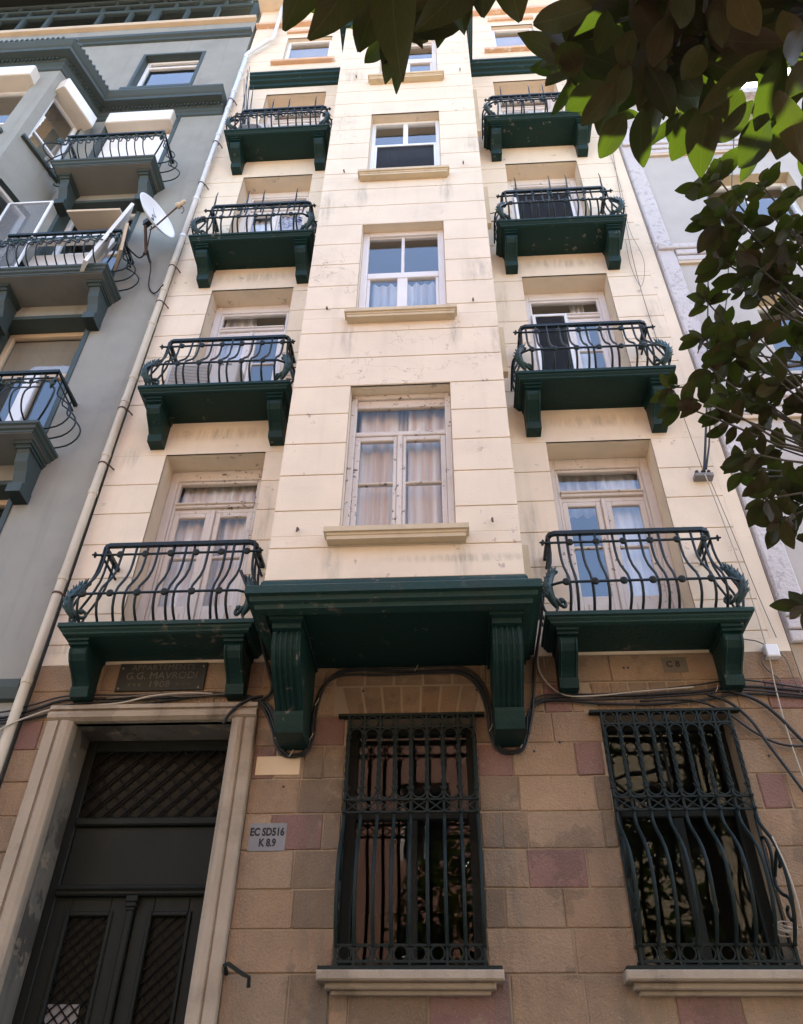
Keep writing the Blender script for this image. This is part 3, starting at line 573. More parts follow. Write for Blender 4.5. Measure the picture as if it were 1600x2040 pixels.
# ------------------------------------------------------------------ balconies: one built, seven copies
SX = 0.86; SD = 0.485
def bar_yz(k=4): return smooth_path([(-0.42, 1.0), (-0.42, 0.87), (-0.425, 0.72), (-0.47, 0.55), (-0.575, 0.40), (-0.645, 0.28), (-0.652, 0.22), (-0.63, 0.12), (-0.575, 0.05), (-0.525, 0.035), (-0.50, 0.0)], k) if False else [Vector((0, y, z)) for y, z in ((-0.42, 1.0), (-0.42, 0.87), (-0.424, 0.76), (-0.44, 0.66), (-0.49, 0.54), (-0.56, 0.43), (-0.62, 0.34), (-0.648, 0.26), (-0.645, 0.18), (-0.62, 0.11), (-0.575, 0.06), (-0.53, 0.03), (-0.50, 0.0))]
def make_balcony(at):
    X, Y, Z = at; L = lambda p: (p[0]+X, p[1]+Y, p[2]+Z)
    b = MB()
    prof = [(-0.02, 0.0), (0.062, 0.0), (0.065, -0.008), (0.065, -0.042), (0.045, -0.05), (0.042, -0.066), (0.022, -0.085), (0.018, -0.10), (-0.01, -0.112)]
    b.sweep([(-SX, 0.01), (-SX, -SD), (SX, -SD), (SX, 0.01)], prof)
    b.quad((-SX+0.02, 0.01, -0.003), (SX-0.02, 0.01, -0.003), (SX-0.02, -SD+0.02, -0.003), (-SX+0.02, -SD+0.02, -0.003))
    b.quad((-SX+0.0, 0.01, -0.108), (SX, 0.01, -0.108), (SX, -SD, -0.108), (-SX, -SD, -0.108))
    b.v = [L(p) for p in b.v]
    bal = b.build('balcony', 'green', bld, at=at)
    def part(mb, name, mat, loc=(0,0,0), smooth=False):
        me = mb.mesh(name, mat, (0,0,0), smooth); return place(name, me, bal, L(loc))
    cb = MB()
    pr = [(0.0, -0.109), (-0.455, -0.109), (-0.455, -0.14), (-0.43, -0.145), (-0.43, -0.17), (-0.40, -0.175), (-0.41, -0.205), (-0.40, -0.25), (-0.36, -0.305), (-0.29, -0.35), (-0.225, -0.39), (-0.18, -0.43), (-0.155, -0.46), (-0.17, -0.465), (-0.17, -0.49), (-0.15, -0.56), (0.0, -0.56)]
    cb.extrude_x(pr, -0.085, 0.085); cb.box(-0.10, 0.10, -0.462, 0.008, -0.142, -0.110); cb.box(-0.093, 0.093, -0.437, 0.008, -0.172, -0.143)
    for s in (-1, 1): cb.tube([Vector((s*0.068, y-0.002, z)) for y, z in pr[6:13]], 0.010, 5)
    m0 = cb.mesh('corbel', 'green')
    for x in (-0.73, 0.73): place('corbel', m0, bal, L((x, 0, 0)))
    hr = MB(); c = 0.78; rr = 0.06
    path = [(-c, 0.0, 1.0), (-c, -0.42+rr, 1.0), (-c+0.018, -0.42+0.018, 1.0), (-c+rr, -0.42, 1.0), (c-rr, -0.42, 1.0), (c-0.018, -0.42+0.018, 1.0), (c, -0.42+rr, 1.0), (c, 0.0, 1.0)]
    hr.tube(path, 0.030, 4, flat=1.0); part(hr, 'handrail', 'iron')
    part(MB().tube([(-c-0.07, -0.425, 0.885), (-c, -0.425, 0.88), (c, -0.425, 0.88), (c+0.07, -0.425, 0.885)], 0.0135, 6), 'rail', 'iron')
    part(MB().tube(smooth_path([(-0.87, -0.58, 0.25), (-0.78, -0.645, 0.24), (-0.6, -0.66, 0.24), (0.6, -0.66, 0.24), (0.78, -0.645, 0.24), (0.87, -0.58, 0.25)], 3), 0.0135, 6), 'rail', 'iron')
    for s in (-1, 1):
        part(MB().tube([(s*c, -0.42, 0.88), (s*c, 0.0, 0.88)], 0.0135, 6), 'rail', 'iron')
        part(MB().tube(smooth_path([(s*0.87, -0.58, 0.25), (s*0.93, -0.5, 0.25), (s*0.94, -0.3, 0.25), (s*0.93, -0.02, 0.25)], 3), 0.0135, 6), 'rail', 'iron')
    bm_ = MB().tube(bar_yz(), 0.0135, 6).mesh('bar', 'iron', smooth=True)
    for k in range(12): place('bar', bm_, bal, L((-0.715+0.13*k, 0, 0)))
    for s in (-1, 1):
        sb = MB().tube([Vector((s*(0.78+(-p.y-0.42)*0.62), 0, p.z)) for p in bar_yz()], 0.0135, 6).mesh('side_bar', 'iron', smooth=True)
        for y in (-0.40, -0.27, -0.14): place('side_bar', sb, bal, L((0, y, 0)))
        hub = MB().lathe([(0.002, -0.012), (0.03, -0.01), (0.034, 0.004), (0.012, 0.012), (0.008, 0.03)], (s*(c+0.07), -0.425, 0.885), (s, -0.2, 0), 8); part(hub, 'knob', 'iron')
        # acanthus scroll at the corner: S-shaped stem with leaf lobes and a curled foot
        o = MB(); dx, dy = s*0.72, -0.69
        st = [(0.03, 0.47), (0.075, 0.43), (0.13, 0.34), (0.165, 0.24), (0.15, 0.15), (0.10, 0.09), (0.07, 0.05), (0.09, 0.0)]
        base = Vector((s*0.755, -0.47, 0))
        pts = smooth_path([base+Vector((dx*r_, dy*r_, z)) for r_, z in st], 3)
        n = len(pts); o.tube(pts, [0.012+0.032*math.sin(math.pi*min(1, i/(n-1)*1.1)) for i in range(n)], 7)
        for i in range(2, n-8, 2):
            t = (pts[i+1]-pts[i-1]).normalized(); out = Vector((dx, dy, 0)).normalized(); out = (out-t*out.dot(t)).normalized(); sd_ = t.cross(out)
            for q in (-1, 0, 1):
                tip = pts[i]+out*(0.062 if q == 0 else 0.042)+sd_*0.046*q-t*0.035
                o.tube([pts[i]-t*-0.012, pts[i]+out*0.022+sd_*0.018*q, tip], [0.022, 0.017, 0.004], 5)
        tp = pts[0]; o.lathe([(0.002, -0.02), (0.026, -0.012), (0.030, 0.005), (0.012, 0.02), (0.002, 0.022)], tp, (dx, dy, 0.6), 8)
        cu = [base+Vector((dx*0.13, dy*0.13, 0.15))]
        for k in range(9):
            a = 0.3+k*0.62; r_ = 0.07-k*0.0062
            cu.append(base+Vector((dx*(0.06+r_*math.cos(a)), dy*(0.06+r_*math.cos(a)), 0.12-r_*0.9*math.sin(a)))-Vector((s*0.05, 0, 0)))
        o.tube(cu, [0.021-0.0009*k for k in range(10)], 6)
        o.lathe([(0.002, -0.02), (0.028, -0.014), (0.030, 0.008), (0.003, 0.02)], cu[-1], (0.2, -1, 0.3), 8)
        part(o, 'leaf_ornament', 'leaf_iron', smooth=True)
    ro = MB().lathe([(0.004, 0.014), (0.034, 0.010), (0.039, 0.0), (0.034, -0.010), (0.018, -0.018), (0.010, -0.012), (0.002, -0.02)], (0,0,0), (0, 1, 0.2), 10).mesh('rosette', 'iron', smooth=True)
    for k in range(1, 12, 2): place('rosette', ro, bal, L((-0.715+0.13*k, -0.430, 0.88)))
    for k in range(0, 12, 2): place('rosette', ro, bal, L((-0.715+0.13*k, -0.664, 0.24)))
    return bal
BXL, BXR = -2.705, 1.81
bals = {}
for i in range(4):
    for s, x in (('l', BXL), ('r', BXR)):
        at = (x, 0.0, SLAB[i])
        bals[s, i] = make_balcony(at) if not bals else copy_tree(bals['l', 0], bld, at)
for k in ((s, i) for s in 'lr' for i in range(4)): pass
spm = MB().tube([(0, -0.42, 0.80), (0, -0.425, 1.18), (0, -0.445, 1.27), (0, -0.43, 1.42)], [0.014, 0.014, 0.010, 0.007], 5).mesh('spike', 'iron')
for key, xs in ((('l', 2), (-0.74, -0.23, 0.02, 0.54)), (('r', 2), (-0.56, -0.04, 0.22, 0.74)), (('l', 3), (-0.22, 0.08, 0.57)), (('r', 3), (-0.56, -0.05, 0.2))):
    bl = bals[key]
    for x in xs: place('spike', spm, bl, WO[bl.name]+Vector((x, 0, 0)))
for key, sg, n in ((('l', 3), -1, 9), (('r', 3), 1, 8)):   # fan of thin rods closing the outer end
    bl = bals[key]
    for k in range(n):
        y = -0.40+0.045*k; xx = sg*(0.78-0.025*(k % 3)); lean = sg*random.uniform(0.10, 0.24)
        r_ = MB().tube([(xx-sg*0.06, y, 0.2), (xx, y, 1.0), (xx+lean, y-0.04, random.uniform(2.5, 3.1))], [0.010, 0.009, 0.006], 5).mesh('spike_rod', 'iron')
        place('spike_rod', r_, bl, WO[bl.name])
for s_, i in ((1, 1), (1, 2), (-1, 2), (1, 3)):   # worn slab edges get their brackets; ties into the bay flank
    bl = bals['l' if s_ == 1 else 'r', i]; o = WO[bl.name]; xb = (BAYL if s_ == 1 else BAYR)-o.x
    for z in (0.27, 0.05):
        t = MB().tube([(s_*0.86, -0.52, z), (xb+0.02*s_, -0.45, z+0.04)], 0.008, 5).mesh('wall_tie', 'rust'); place('wall_tie', t, bl, o)
for key in (('l', 0), ('r', 0)):   # the lowest slabs have bare, flaking edges
    me = bals[key].data.copy(); me.materials[0] = MAT['green_worn']; bals[key].data = me

# ------------------------------------------------------------------ stone ground floor: every ashlar a block
COURSE = [0.3, 0.62, 0.93, 1.25, 1.56, 1.88, 2.2, 2.56, 2.905, 3.21, 3.50, 3.80, 4.10, 4.40, 4.70, 4.985, 5.28, 5.565]
DOOR = (-3.46, -1.975, 0.0, 4.95); G1 = (-0.93, 0.225, 2.92, 4.985); G2 = (1.33, 2.46, 2.92, 4.985)
SURR = (-3.70, -1.755, 0.0, 5.10)
sw = MB()
sw.wallgrid(BX0, BX1, 0.0, 5.565, [DOOR, G1, G2], 0.002)
for h in (G1, G2): sw.reveal(h, 0.0, 0.30)
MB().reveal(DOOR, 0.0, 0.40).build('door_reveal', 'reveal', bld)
sw.box(BX0, BX1, -0.03, 0.011, 0.0, 0.29)
stone_wall = sw.build('stone_wall', 'mortar', bld)
# stones that stand out: course index -> (x0, x1, kind)
SET = {14: [(-3.97, -3.76, 'r'), (-1.27, -0.95, 'r'), (0.225, 0.49, 'd')], 13: [(-1.74, -1.55, 'r'), (-1.30, -1.12, 'd'), (-1.12, -0.93, 'd'), (0.225, 0.53, 'r'), (1.07, 1.31, 'r')],
       12: [(-1.31, -0.93, 'd'), (0.225, 0.56, 'd'), (1.20, 1.33, 'd'), (2.55, 2.78, 'r')], 11: [(-1.52, -1.08, 'r'), (-1.08, -0.93, 'd'), (0.225, 0.40, 'd'), (0.41, 0.60, 'd'), (1.22, 1.33, 'd')],
       10: [(-1.30, -0.93, 'd'), (0.58, 1.05, 'r')], 9: [(-1.27, -0.93, 'd'), (0.25, 0.38, 'd')], 7: [(-1.25, -0.95, 'd'), (-0.80, -0.22, 'd'), (-0.22, 0.38, 'r'), (1.55, 2.0, 'r')], 6: [(0.1, 0.5, 'r'), (2.0, 2.5, 'r')],
       15: [(0.85, 1.1, 'r'), (2.84, 3.19, 'r')], 16: [(0.35, 0.9, 'd')]}
def stone_colour(kind):
    k = random.uniform(0.9, 1.1); t = random.uniform(-0.012, 0.016)
    if kind == 'r': return (0.235*k, 0.128*k, 0.102*k)
    if kind == 'd': return (0.212*k, 0.143*k, 0.090*k)
    return (0.312*k+t, 0.207*k, 0.127*k-t*0.4)
def stone(x0, x1, z0, z1, kind=' '):
    g = 0.0055; rec = random.uniform(0, 0.007)
    b = MB().block(x0+g, x1-g, z0+g, z1-g, -rec-0.006, 0.03, 0.007)
    jit = [(random.uniform(-0.004, 0.004), random.uniform(-0.003, 0.003)) for _ in range(4)]
    b.v = [(v[0]+jit[i % 4][0], v[1]+(random.uniform(-0.002, 0.002) if i > 3 and i < 8 else 0), v[2]+jit[i % 4][1]) for i, v in enumerate(b.v)]
    b.build('stone', 'stone', stone_wall, at=((x0+x1)/2, 0, (z0+z1)/2), color=stone_colour(kind))
holes = [SURR, (-1.06, 0.30, 4.985, 5.565), G1, (1.21, 2.57, 4.985, 5.28), G2]
for ci in range(1, len(COURSE)-1):
    z0, z1 = COURSE[ci], COURSE[ci+1]; zc = (z0+z1)/2; x = BX0
    for h in sorted([h for h in holes if h[2] < zc < h[3]])+[None]:
        e = h[0] if h else BX1
        cuts = [(max(x, q0), min(e, q1), kd) for q0, q1, kd in SET.get(ci, []) if q0 < e-0.02 and q1 > x+0.02]
        pos = x
        for q0, q1, kd in sorted(cuts)+[(e, e, None)]:
            wd = q0-pos
            if wd > 0.04:
                n = max(1, round(wd/0.56)); ws = [random.uniform(0.78, 1.22) for _ in range(n)]; t = sum(ws); q = pos
                for wi in ws: stone(q, q+wd*wi/t, z0, z1); q += wd*wi/t
            if kd: stone(q0 if wd > 0.04 else pos, q1, z0, z1, kd)
            pos = q1
        if h: x = h[1]
def voussoirs(xa, xb, z0, z1, n, cx, spread):
    for k in range(n):
        a0, a1 = xa+(xb-xa)*k/n, xa+(xb-xa)*(k+1)/n
        g = 0.012; q = lambda x, z: x+(x-cx)*spread*(z-z0)
        y0 = -random.uniform(0.003, 0.010); col = stone_colour(' ')
        pts = [(q(a0, z0)+g, z0+g), (q(a1, z0)-g, z0+g), (q(a1, z1)-g, z1-g), (q(a0, z1)+g, z1-g)]
        b = MB().extrude_dir([(x, y0, z) for x, z in pts], (0, 0.03, 0))
        b.build('stone', 'stone', stone_wall, color=tuple(c*0.8 for c in col))
voussoirs(-0.93, 0.225, 4.985, 5.28, 7, -0.35, 0.42)
voussoirs(-1.06, 0.30, 5.28, 5.565, 5, -0.35, 0.0)
voussoirs(1.33, 2.46, 4.985, 5.28, 7, 1.9, 0.30)
for x, z in ((-1.5, 4.62), (-1.45, 4.33), (-3.72, 4.73), (-3.7, 5.33), (0.72, 4.62), (-1.32, 5.42), (-0.8, 5.23), (0.25, 5.22), (2.7, 4.55), (2.92, 5.05), (0.95, 4.7), (1.62, 5.42), (1.66, 5.42)):
    MB().lathe([(0.012, -0.012), (0.009, -0.002), (0.003, 0.004)], (x, 0, z), (0, 1, 0), 7).build('bolt_hole', 'dark', stone_wall)
def ground_sill(x0, x1):
    b = MB().block(x0, x1, 2.835, 2.905, -0.17, 0.03, 0.012); b.block(x0+0.06, x1-0.06, 2.79, 2.835, -0.11, 0.03, 0.01); b.block(x0+0.1, x1-0.1, 2.76, 2.79, -0.06, 0.03, 0.006)
    b.build('sill', 'pale_stone', bld)
ground_sill(-1.03, 0.335); ground_sill(1.20, 2.60)
# ground floor windows behind the grilles
for h in (G1, G2):
    x0, x1, z0, z1 = h; c = (x0+x1)/2
    bars = frame_bars(x0, x1, z0, z1, 0.09, 0.02)+[(x0+0.09, x1-0.09, 4.12, 4.20, 0.01), (c-0.045, c+0.045, z0+0.09, 4.12), (c-0.012, c+0.012, 4.20, z1-0.09)]
    window('window', bars, [(x0+0.09, c-0.012, 4.20, z1-0.09), (c+0.012, x1-0.09, 4.20, z1-0.09), (x0+0.09, c-0.045, z0+0.09, 4.12), (c+0.045, x1-0.09, z0+0.09, 4.12)], 0.22, 'door', 'glass_dim')
# ------------------------------------------------------------------ door: moulded surround, transom lattice, panel, two leaves
b = MB()
for s, xa, xo in ((1, DOOR[0], SURR[0]), (-1, DOOR[1], SURR[1])):
    w_ = abs(xo-xa)
    prof = [(-0.004, 0.05), (-0.004, -0.055), (0.03, -0.085), (0.07, -0.095), (0.10, -0.085), (0.118, -0.062), (0.13, -0.062), (0.13, -0.085), (w_-0.012, -0.075), (w_, -0.065), (w_, 0.05)]
    b.extrude_dir([(xa-s*o, y, 0.0) for o, y in prof], (0, 0, 4.95))
b.extrude_x([(0.05, 4.95), (-0.055, 4.95), (-0.095, 4.975), (-0.10, 5.01), (-0.085, 5.035), (-0.062, 5.045), (-0.062, 5.055), (-0.09, 5.06), (-0.085, 5.10), (0.05, 5.10)], SURR[0], SURR[1])
b.build('door_surround', 'pale_stone', bld)
YD = 0.36
x0, x1 = DOOR[0], DOOR[1]; c = (x0+x1)/2+0.02
f = MB()
for q in [(x0, x0+0.09, 0.0, 4.95, 0), (x1-0.09, x1, 0.0, 4.95, 0), (x0+0.09, x1-0.09, 4.84, 4.95, 0), (x0+0.09, x1-0.09, 4.14, 4.21, 0.03), (x0+0.09, x1-0.09, 3.635, 4.14, -0.015), (x0+0.09, x1-0.09, 3.55, 3.635, 0.05), (x0+0.09, x1-0.09, 3.585, 3.61, 0.07)]:
    f.block(q[0], q[1], q[2], q[3], YD-q[4], YD+0.06, 0.012)
door = f.build('entrance_door', 'door', bld, at=(c, YD, 0.0))
def lattice(px0, px1, pz0, pz1, y, step, parent):
    """riveted diamond lattice of flat iron bars"""
    wz, hz = px1-px0, pz1-pz0
    k = -hz
    for sgn in (1, -1):
        k = -hz
        while k < wz:
            a, b_ = max(0, k), min(wz, k+hz)
            if b_-a > 0.03:
                p = (px0+a, pz0+(a-k)) if sgn == 1 else (px0+a, pz1-(a-k)); q = (px0+b_, pz0+(b_-k)) if sgn == 1 else (px0+b_, pz1-(b_-k))
                yy = y if sgn == 1 else y+0.009
                MB().tube([(p[0], yy, p[1]), (q[0], yy, q[1])], 0.0105, 4).build('lattice_bar', 'door_iron', parent, at=((p[0]+q[0])/2, yy, (p[1]+q[1])/2))
            k += step
lattice(x0+0.09, x1-0.09, 4.21, 4.84, YD+0.02, 0.165, door)
MB().box(x0+0.09, x1-0.09, YD+0.05, YD+0.055, 4.21, 4.84).build('pane', 'glass_door', door)
for a, b_, nm in ((x0+0.09, c-0.035, 0), (c+0.035, x1-0.09, 1)):
    lf = MB(); t = 0.15
    for q in ((a, a+t, 0.2, 3.55), (b_-t, b_, 0.2, 3.55), (a+t, b_-t, 3.40, 3.55), (a+t, b_-t, 0.2, 1.55)): lf.block(q[0], q[1], q[2], q[3], YD+0.005, YD+0.055, 0.006)
    for q in ((a+t-0.035, a+t, 1.52, 3.435), (b_-t, b_-t+0.035, 1.52, 3.435), (a+t, b_-t, 3.40, 3.435)): lf.block(q[0], q[1], q[2], q[3], YD-0.012, YD+0.006, 0.008)
    lo = lf.build('door_leaf', 'door', door, at=((a+b_)/2, YD, 0.2))
    lf2 = MB()
    px0, px1, pz0, pz1 = a+t, b_-t, 1.55, 3.40
    for sgn in (1, -1):
        k = -(pz1-pz0)
        while k < px1-px0:
            A, B = max(0, k), min(px1-px0, k+pz1-pz0)
            if B-A > 0.02:
                P = (px0+A, pz0+(A-k)) if sgn == 1 else (px0+A, pz1-(A-k)); Q = (px0+B, pz0+(B-k)) if sgn == 1 else (px0+B, pz1-(B-k))
                yy = YD+0.022 if sgn == 1 else YD+0.030
                MB().tube([(P[0], yy, P[1]), (Q[0], yy, Q[1])], 0.007, 4).build('lattice_bar', 'door_iron', door, at=((P[0]+Q[0])/2, yy, (P[1]+Q[1])/2))
            k += 0.10
    MB().box(px0-0.003, px1+0.003, YD+0.045, YD+0.049, pz0, pz1).build('pane', 'glass_door', door)
cl = MB().block(c-0.03, c+0.03, 0.2, 3.44, YD-0.035, YD+0.02, 0.01); cl.block(c-0.05, c+0.05, 3.50, 3.55, YD-0.055, YD+0.02, 0.006); cl.block(c-0.045, c+0.045, 3.46, 3.50, YD-0.05, YD+0.02, 0.008); cl.block(c-0.035, c+0.035, 3.435, 3.46, YD-0.04, YD+0.02, 0.006)
cl.build('cover_strip', 'door', door)
tag(MB().block(-3.22, -2.96, 2.62, 2.77, YD+0.034, YD+0.036, 0.0005).build('paper_notice', 'sign_grey'), 'small pale notice stuck behind the lattice of the left door leaf', 'notice')
# ------------------------------------------------------------------ bulging iron window grilles
def grille_profile(k=1.0): return [(-0.06+(y+0.06)*k, z) for y, z in [(-0.06, 4.085), (-0.062, 4.02), (-0.075, 3.96), (-0.115, 3.89), (-0.175, 3.80), (-0.225, 3.70), (-0.25, 3.58), (-0.25, 3.46), (-0.235, 3.34), (-0.20, 3.22), (-0.15, 3.13), (-0.115, 3.085), (-0.11, 3.06)]]
def make_grille(at, label, group, bulge=1.0):
    X = at[0]; t = thing('window_grille', at, label, 'window grille', group); o = Vector((at[0], 0, 0))
    def part(mb, name, loc=(0,0,0), smooth=False, mat='grille_iron'):
        return place(name, mb.mesh(name, mat, (0,0,0), smooth), t, Vector(loc)+o)
    hw = 0.555; n = 9; xs = [-hw+2*hw*k/(n-1) for k in range(n)]
    part(MB().box(-hw-0.10, hw+0.10, -0.075, -0.005, 4.948, 4.972), 'top_bar')
    for z, y in ((4.84, -0.06), (4.19, -0.06), (4.085, -0.06)):
        part(MB().tube([(-hw-0.012, y, z), (hw+0.012, y, z)], 0.012, 4), 'cross_bar')
    for z, y in ((3.075, -0.11), (2.965, -0.11)):
        part(MB().tube([(-hw-0.012, 0.0, z), (-hw-0.012, y, z), (hw+0.012, y, z), (hw+0.012, 0.0, z)], 0.012, 4), 'cross_bar')
    part(MB().box(-hw-0.12, hw+0.12, -0.16, 0.0, 2.907, 2.93), 'base_plate')
    up_ = MB().tube([(0, -0.06, 4.955), (0, -0.06, 4.76)], 0.0145, 4).mesh('upright', 'grille_iron')
    tw = MB()
    for q in range(3):   # three-strand twisted bar
        tw.tube([(0.010*math.cos(q*2.094+k*0.62), -0.06+0.010*math.sin(q*2.094+k*0.62), 4.76-0.0225*k) for k in range(23)], 0.0105, 5)
    tw.lathe([(0.017, -0.012), (0.019, 0), (0.017, 0.012)], (0, -0.06, 4.762), (0, 0, 1), 8); tw.lathe([(0.017, -0.012), (0.019, 0), (0.017, 0.012)], (0, -0.06, 4.272), (0, 0, 1), 8)
    twm = tw.mesh('twisted_bar', 'grille_iron', smooth=True)
    mid = MB().tube([(0, -0.06, 4.28), (0, -0.06, 4.09)], 0.0145, 4); mid.lathe([(0.004, -0.018), (0.016, -0.012), (0.016, 0.002)], (0, -0.078, 4.19), (0, 1, 0), 6); mid.lathe([(0.004, -0.018), (0.016, -0.012), (0.016, 0.002)], (0, -0.078, 4.085), (0, 1, 0), 6)
    midm = mid.mesh('upright', 'grille_iron')
    bel = MB().tube([Vector((0, y, z)) for y, z in grille_profile(bulge)], 0.0155, 6).mesh('belly_bar', 'grille_iron', smooth=True)
    low = MB().tube([(0, -0.11, 3.08), (0, -0.11, 2.93)], 0.014, 4).mesh('upright', 'grille_iron')
    for x in xs:
        for m, nm in ((up_, 'upright'), (twm, 'twisted_bar'), (midm, 'upright'), (bel, 'belly_bar'), (low, 'upright')): place(nm, m, t, Vector((x, 0, 0))+o)
    st = xs[1]-xs[0]
    def ring(r, a0=0, a1=2*math.pi, k=14):
        full = a1-a0 > 6.2
        return MB().tube([(r*math.cos(a0+(a1-a0)*i/(k if full else k-1)), 0, r*math.sin(a0+(a1-a0)*i/(k if full else k-1))) for i in range(k)], 0.0085, 4, closed=full)
    rg = ring(0.052).mesh('ring', 'grille_iron'); arc_u = ring(0.057, -0.75, math.pi+0.75).mesh('arch', 'grille_iron'); arc_d = ring(0.057, math.pi-0.75, 2*math.pi+0.75).mesh('arch', 'grille_iron')
    cr = MB()
    for sg in (-1, 1): cr.tube([(-sg*st/2, 0, -0.05), (sg*st/2, 0.004*sg, 0.05)], 0.0065, 4)
    crm = cr.mesh('cross_tie', 'grille_iron')
    for k in range(n-1):
        x = (xs[k]+xs[k+1])/2
        for m, nm, y, z in ((rg, 'ring', -0.06, 4.895), (arc_u, 'arch', -0.06, 4.772), (arc_d, 'arch', -0.06, 4.262), (crm, 'cross_tie', -0.06, 4.137), (rg, 'ring', -0.11, 3.02)):
            place(nm, m, t, Vector((x, y, z))+o)
    for s in (-1, 1):   # scrolled side panels
        x = s*hw
        b = MB().tube([(x, -0.02, 4.05), (x, -0.02, 3.08)], 0.010, 4)
        sc = smooth_path([(x, -0.03, 3.86), (x, -0.085, 3.83), (x, -0.115, 3.72), (x, -0.08, 3.60), (x, -0.06, 3.50), (x, -0.10, 3.42), (x, -0.18, 3.36), (x, -0.205, 3.28), (x, -0.17, 3.21), (x, -0.125, 3.24), (x, -0.12, 3.29), (x, -0.145, 3.31)], 3)
        sc = [Vector((p.x, -0.03+(p.y+0.03)*bulge, p.z)) for p in sc]
        b.tube(sc, 0.014, 5)
        b.tube(smooth_path([(x, -0.07*bulge, 3.55), (x, -0.13*bulge, 3.62), (x, -0.19*bulge, 3.68), (x, -0.20*bulge, 3.60), (x, -0.17*bulge, 3.57)], 3), 0.014, 5)
        part(b, 'side_scroll', smooth=True)
    return t
make_grille((-0.35, 0, 2.91), 'dark iron window grille with bulging bars, right of the door and under the bay', 'ground floor window grilles')
make_grille((1.89, 0, 2.91), 'dark iron window grille at the right, with side scrolls and a coil of pale wire', 'ground floor window grilles', 1.45)
# ------------------------------------------------------------------ signs
pl = MB().block(-3.165, -2.31, 5.265, 5.56, -0.03, 0.0, 0.006).build('name_plaque', 'plaque', at=(-2.74, 0, 5.26)); tag(pl, 'dark stone name plaque lettered with the year 1908 above the door', 'plaque')
def letters(parent, txt, x, z, y, size, mat, sx=1.0, **k):
    me = text_mesh(txt, size, mat, **k); me.transform(Matrix.Diagonal((sx, 1, 1, 1))); place('lettering', me, parent, (x, y, z))['kind'] = 'stuff'
letters(pl, 'APPARTEMENTS', -2.735, 5.508, -0.032, 0.083, 'plaque_letter', space=1.05)
letters(pl, 'G.G. MAVRODI', -2.735, 5.418, -0.032, 0.105, 'plaque_letter')
letters(pl, '1908', -2.745, 5.328, -0.032, 0.098, 'plaque_letter', space=1.1)
for x in (-3.03, -2.98, -2.93, -2.56, -2.51, -2.46):
    MB().tube([(x+0.016*math.cos(a), -0.031, 5.328+0.012*math.sin(a)) for a in (0.6, 1.6, 2.6, 3.6, 4.6, 5.6)], 0.003, 4).build('scroll_mark', 'plaque_letter', pl)
for x, z in ((-3.13, 5.505), (-2.345, 5.515), (-3.13, 5.29), (-2.36, 5.29)):
    MB().lathe([(0.012, 0.004), (0.010, -0.004), (0.003, -0.007)], (x, -0.032, z), (0, 1, 0), 8).build('screw', 'sign_grey', pl)
sg = MB().block(-1.695, -1.385, 3.795, 4.02, -0.0135, -0.0105, 0.001).build('stencil_sign', 'sign_grey', at=(-1.54, 0, 3.8)); tag(sg, 'grey painted patch with black stencilled letters beside the door surround', 'sign')
letters(sg, 'EC SD516', -1.545, 3.945, -0.015, 0.088, 'ink', sx=0.78, offset=0.0035, depth=0.0004)
letters(sg, 'K 8.9', -1.535, 3.858, -0.015, 0.085, 'ink', sx=0.78, offset=0.0035, depth=0.0004)
sg = MB().block(1.98, 2.205, 5.36, 5.52, -0.0135, -0.0105, 0.001).build('stencil_sign', 'sign_dim', at=(2.1, 0, 5.36)); tag(sg, 'faded grey stencilled patch under the lowest right balcony', 'sign')
letters(sg, 'C 8', 2.075, 5.445, -0.015, 0.085, 'ink', offset=0.002, depth=0.0004)
tag(MB().block(-1.715, -1.325, 4.435, 4.605, -0.016, -0.009, 0.003).build('blank_plate', 'blank', at=(-1.52, 0, 4.43)), 'blank cream plate on the stone wall right of the door top', 'plate')
# ------------------------------------------------------------------ drainpipe and cables
pp = thing('drainpipe', (-3.98, -0.1, 0), 'long jointed drainpipe between the grey and the cream building, cream below and white above', 'drainpipe')
px = lambda z: -4.01+0.0045*(z-4.6)
MB().tube([(px(z), -0.10, z) for z in (0, 3, 6, 9, 12, 13.15)], 0.048, 12).build('pipe_section', 'pipe_cream', pp, smooth=True)
MB().tube([(px(13.15), -0.10, 13.15), (px(16), -0.10, 16), (px(20.25), -0.10, 20.25)], 0.044, 12).build('pipe_section', 'pipe_white', pp, smooth=True)
MB().tube(smooth_path([(px(20.2), -0.10, 20.2), (-3.92, -0.10, 20.45), (-3.58, -0.12, 21.0), (-3.46, -0.12, 21.25), (-3.46, -0.12, 23.1)], 3), 0.044, 12).build('pipe_section', 'pipe_white', pp, smooth=True)
for z in (4.1, 5.35, 6.55, 7.75, 8.35, 9.3, 9.75, 10.9, 11.7, 12.4, 13.15, 14.3, 15.5, 16.6, 17.7, 18.5, 19.4, 20.2):
    m_ = 'pipe_cream' if z < 13 else 'pipe_white'
    MB().lathe([(0.047, -0.035), (0.055, -0.03), (0.055, 0.03), (0.047, 0.035)], (px(z), -0.10, z), (0, 0, 1), 12).build('pipe_joint', m_, pp)
for z in (6.35, 8.2, 9.15, 11.4, 12.3, 14.8, 16.3, 18.1):
    MB().lathe([(0.053, -0.012), (0.058, 0), (0.053, 0.012)], (px(z), -0.10, z), (0, 0, 1), 12).tube([(px(z)+0.06, -0.10, z), (px(z)+0.10, 0.0, z)], 0.010, 5).build('clamp', 'rust', pp)
def cable(name, pts, r, mat, label, cat='cable', k=5, group=None):
    o = MB().tube(smooth_path(pts, k), r, 6).build(name, mat, at=pts[0], smooth=True); return tag(o, label, cat, group)
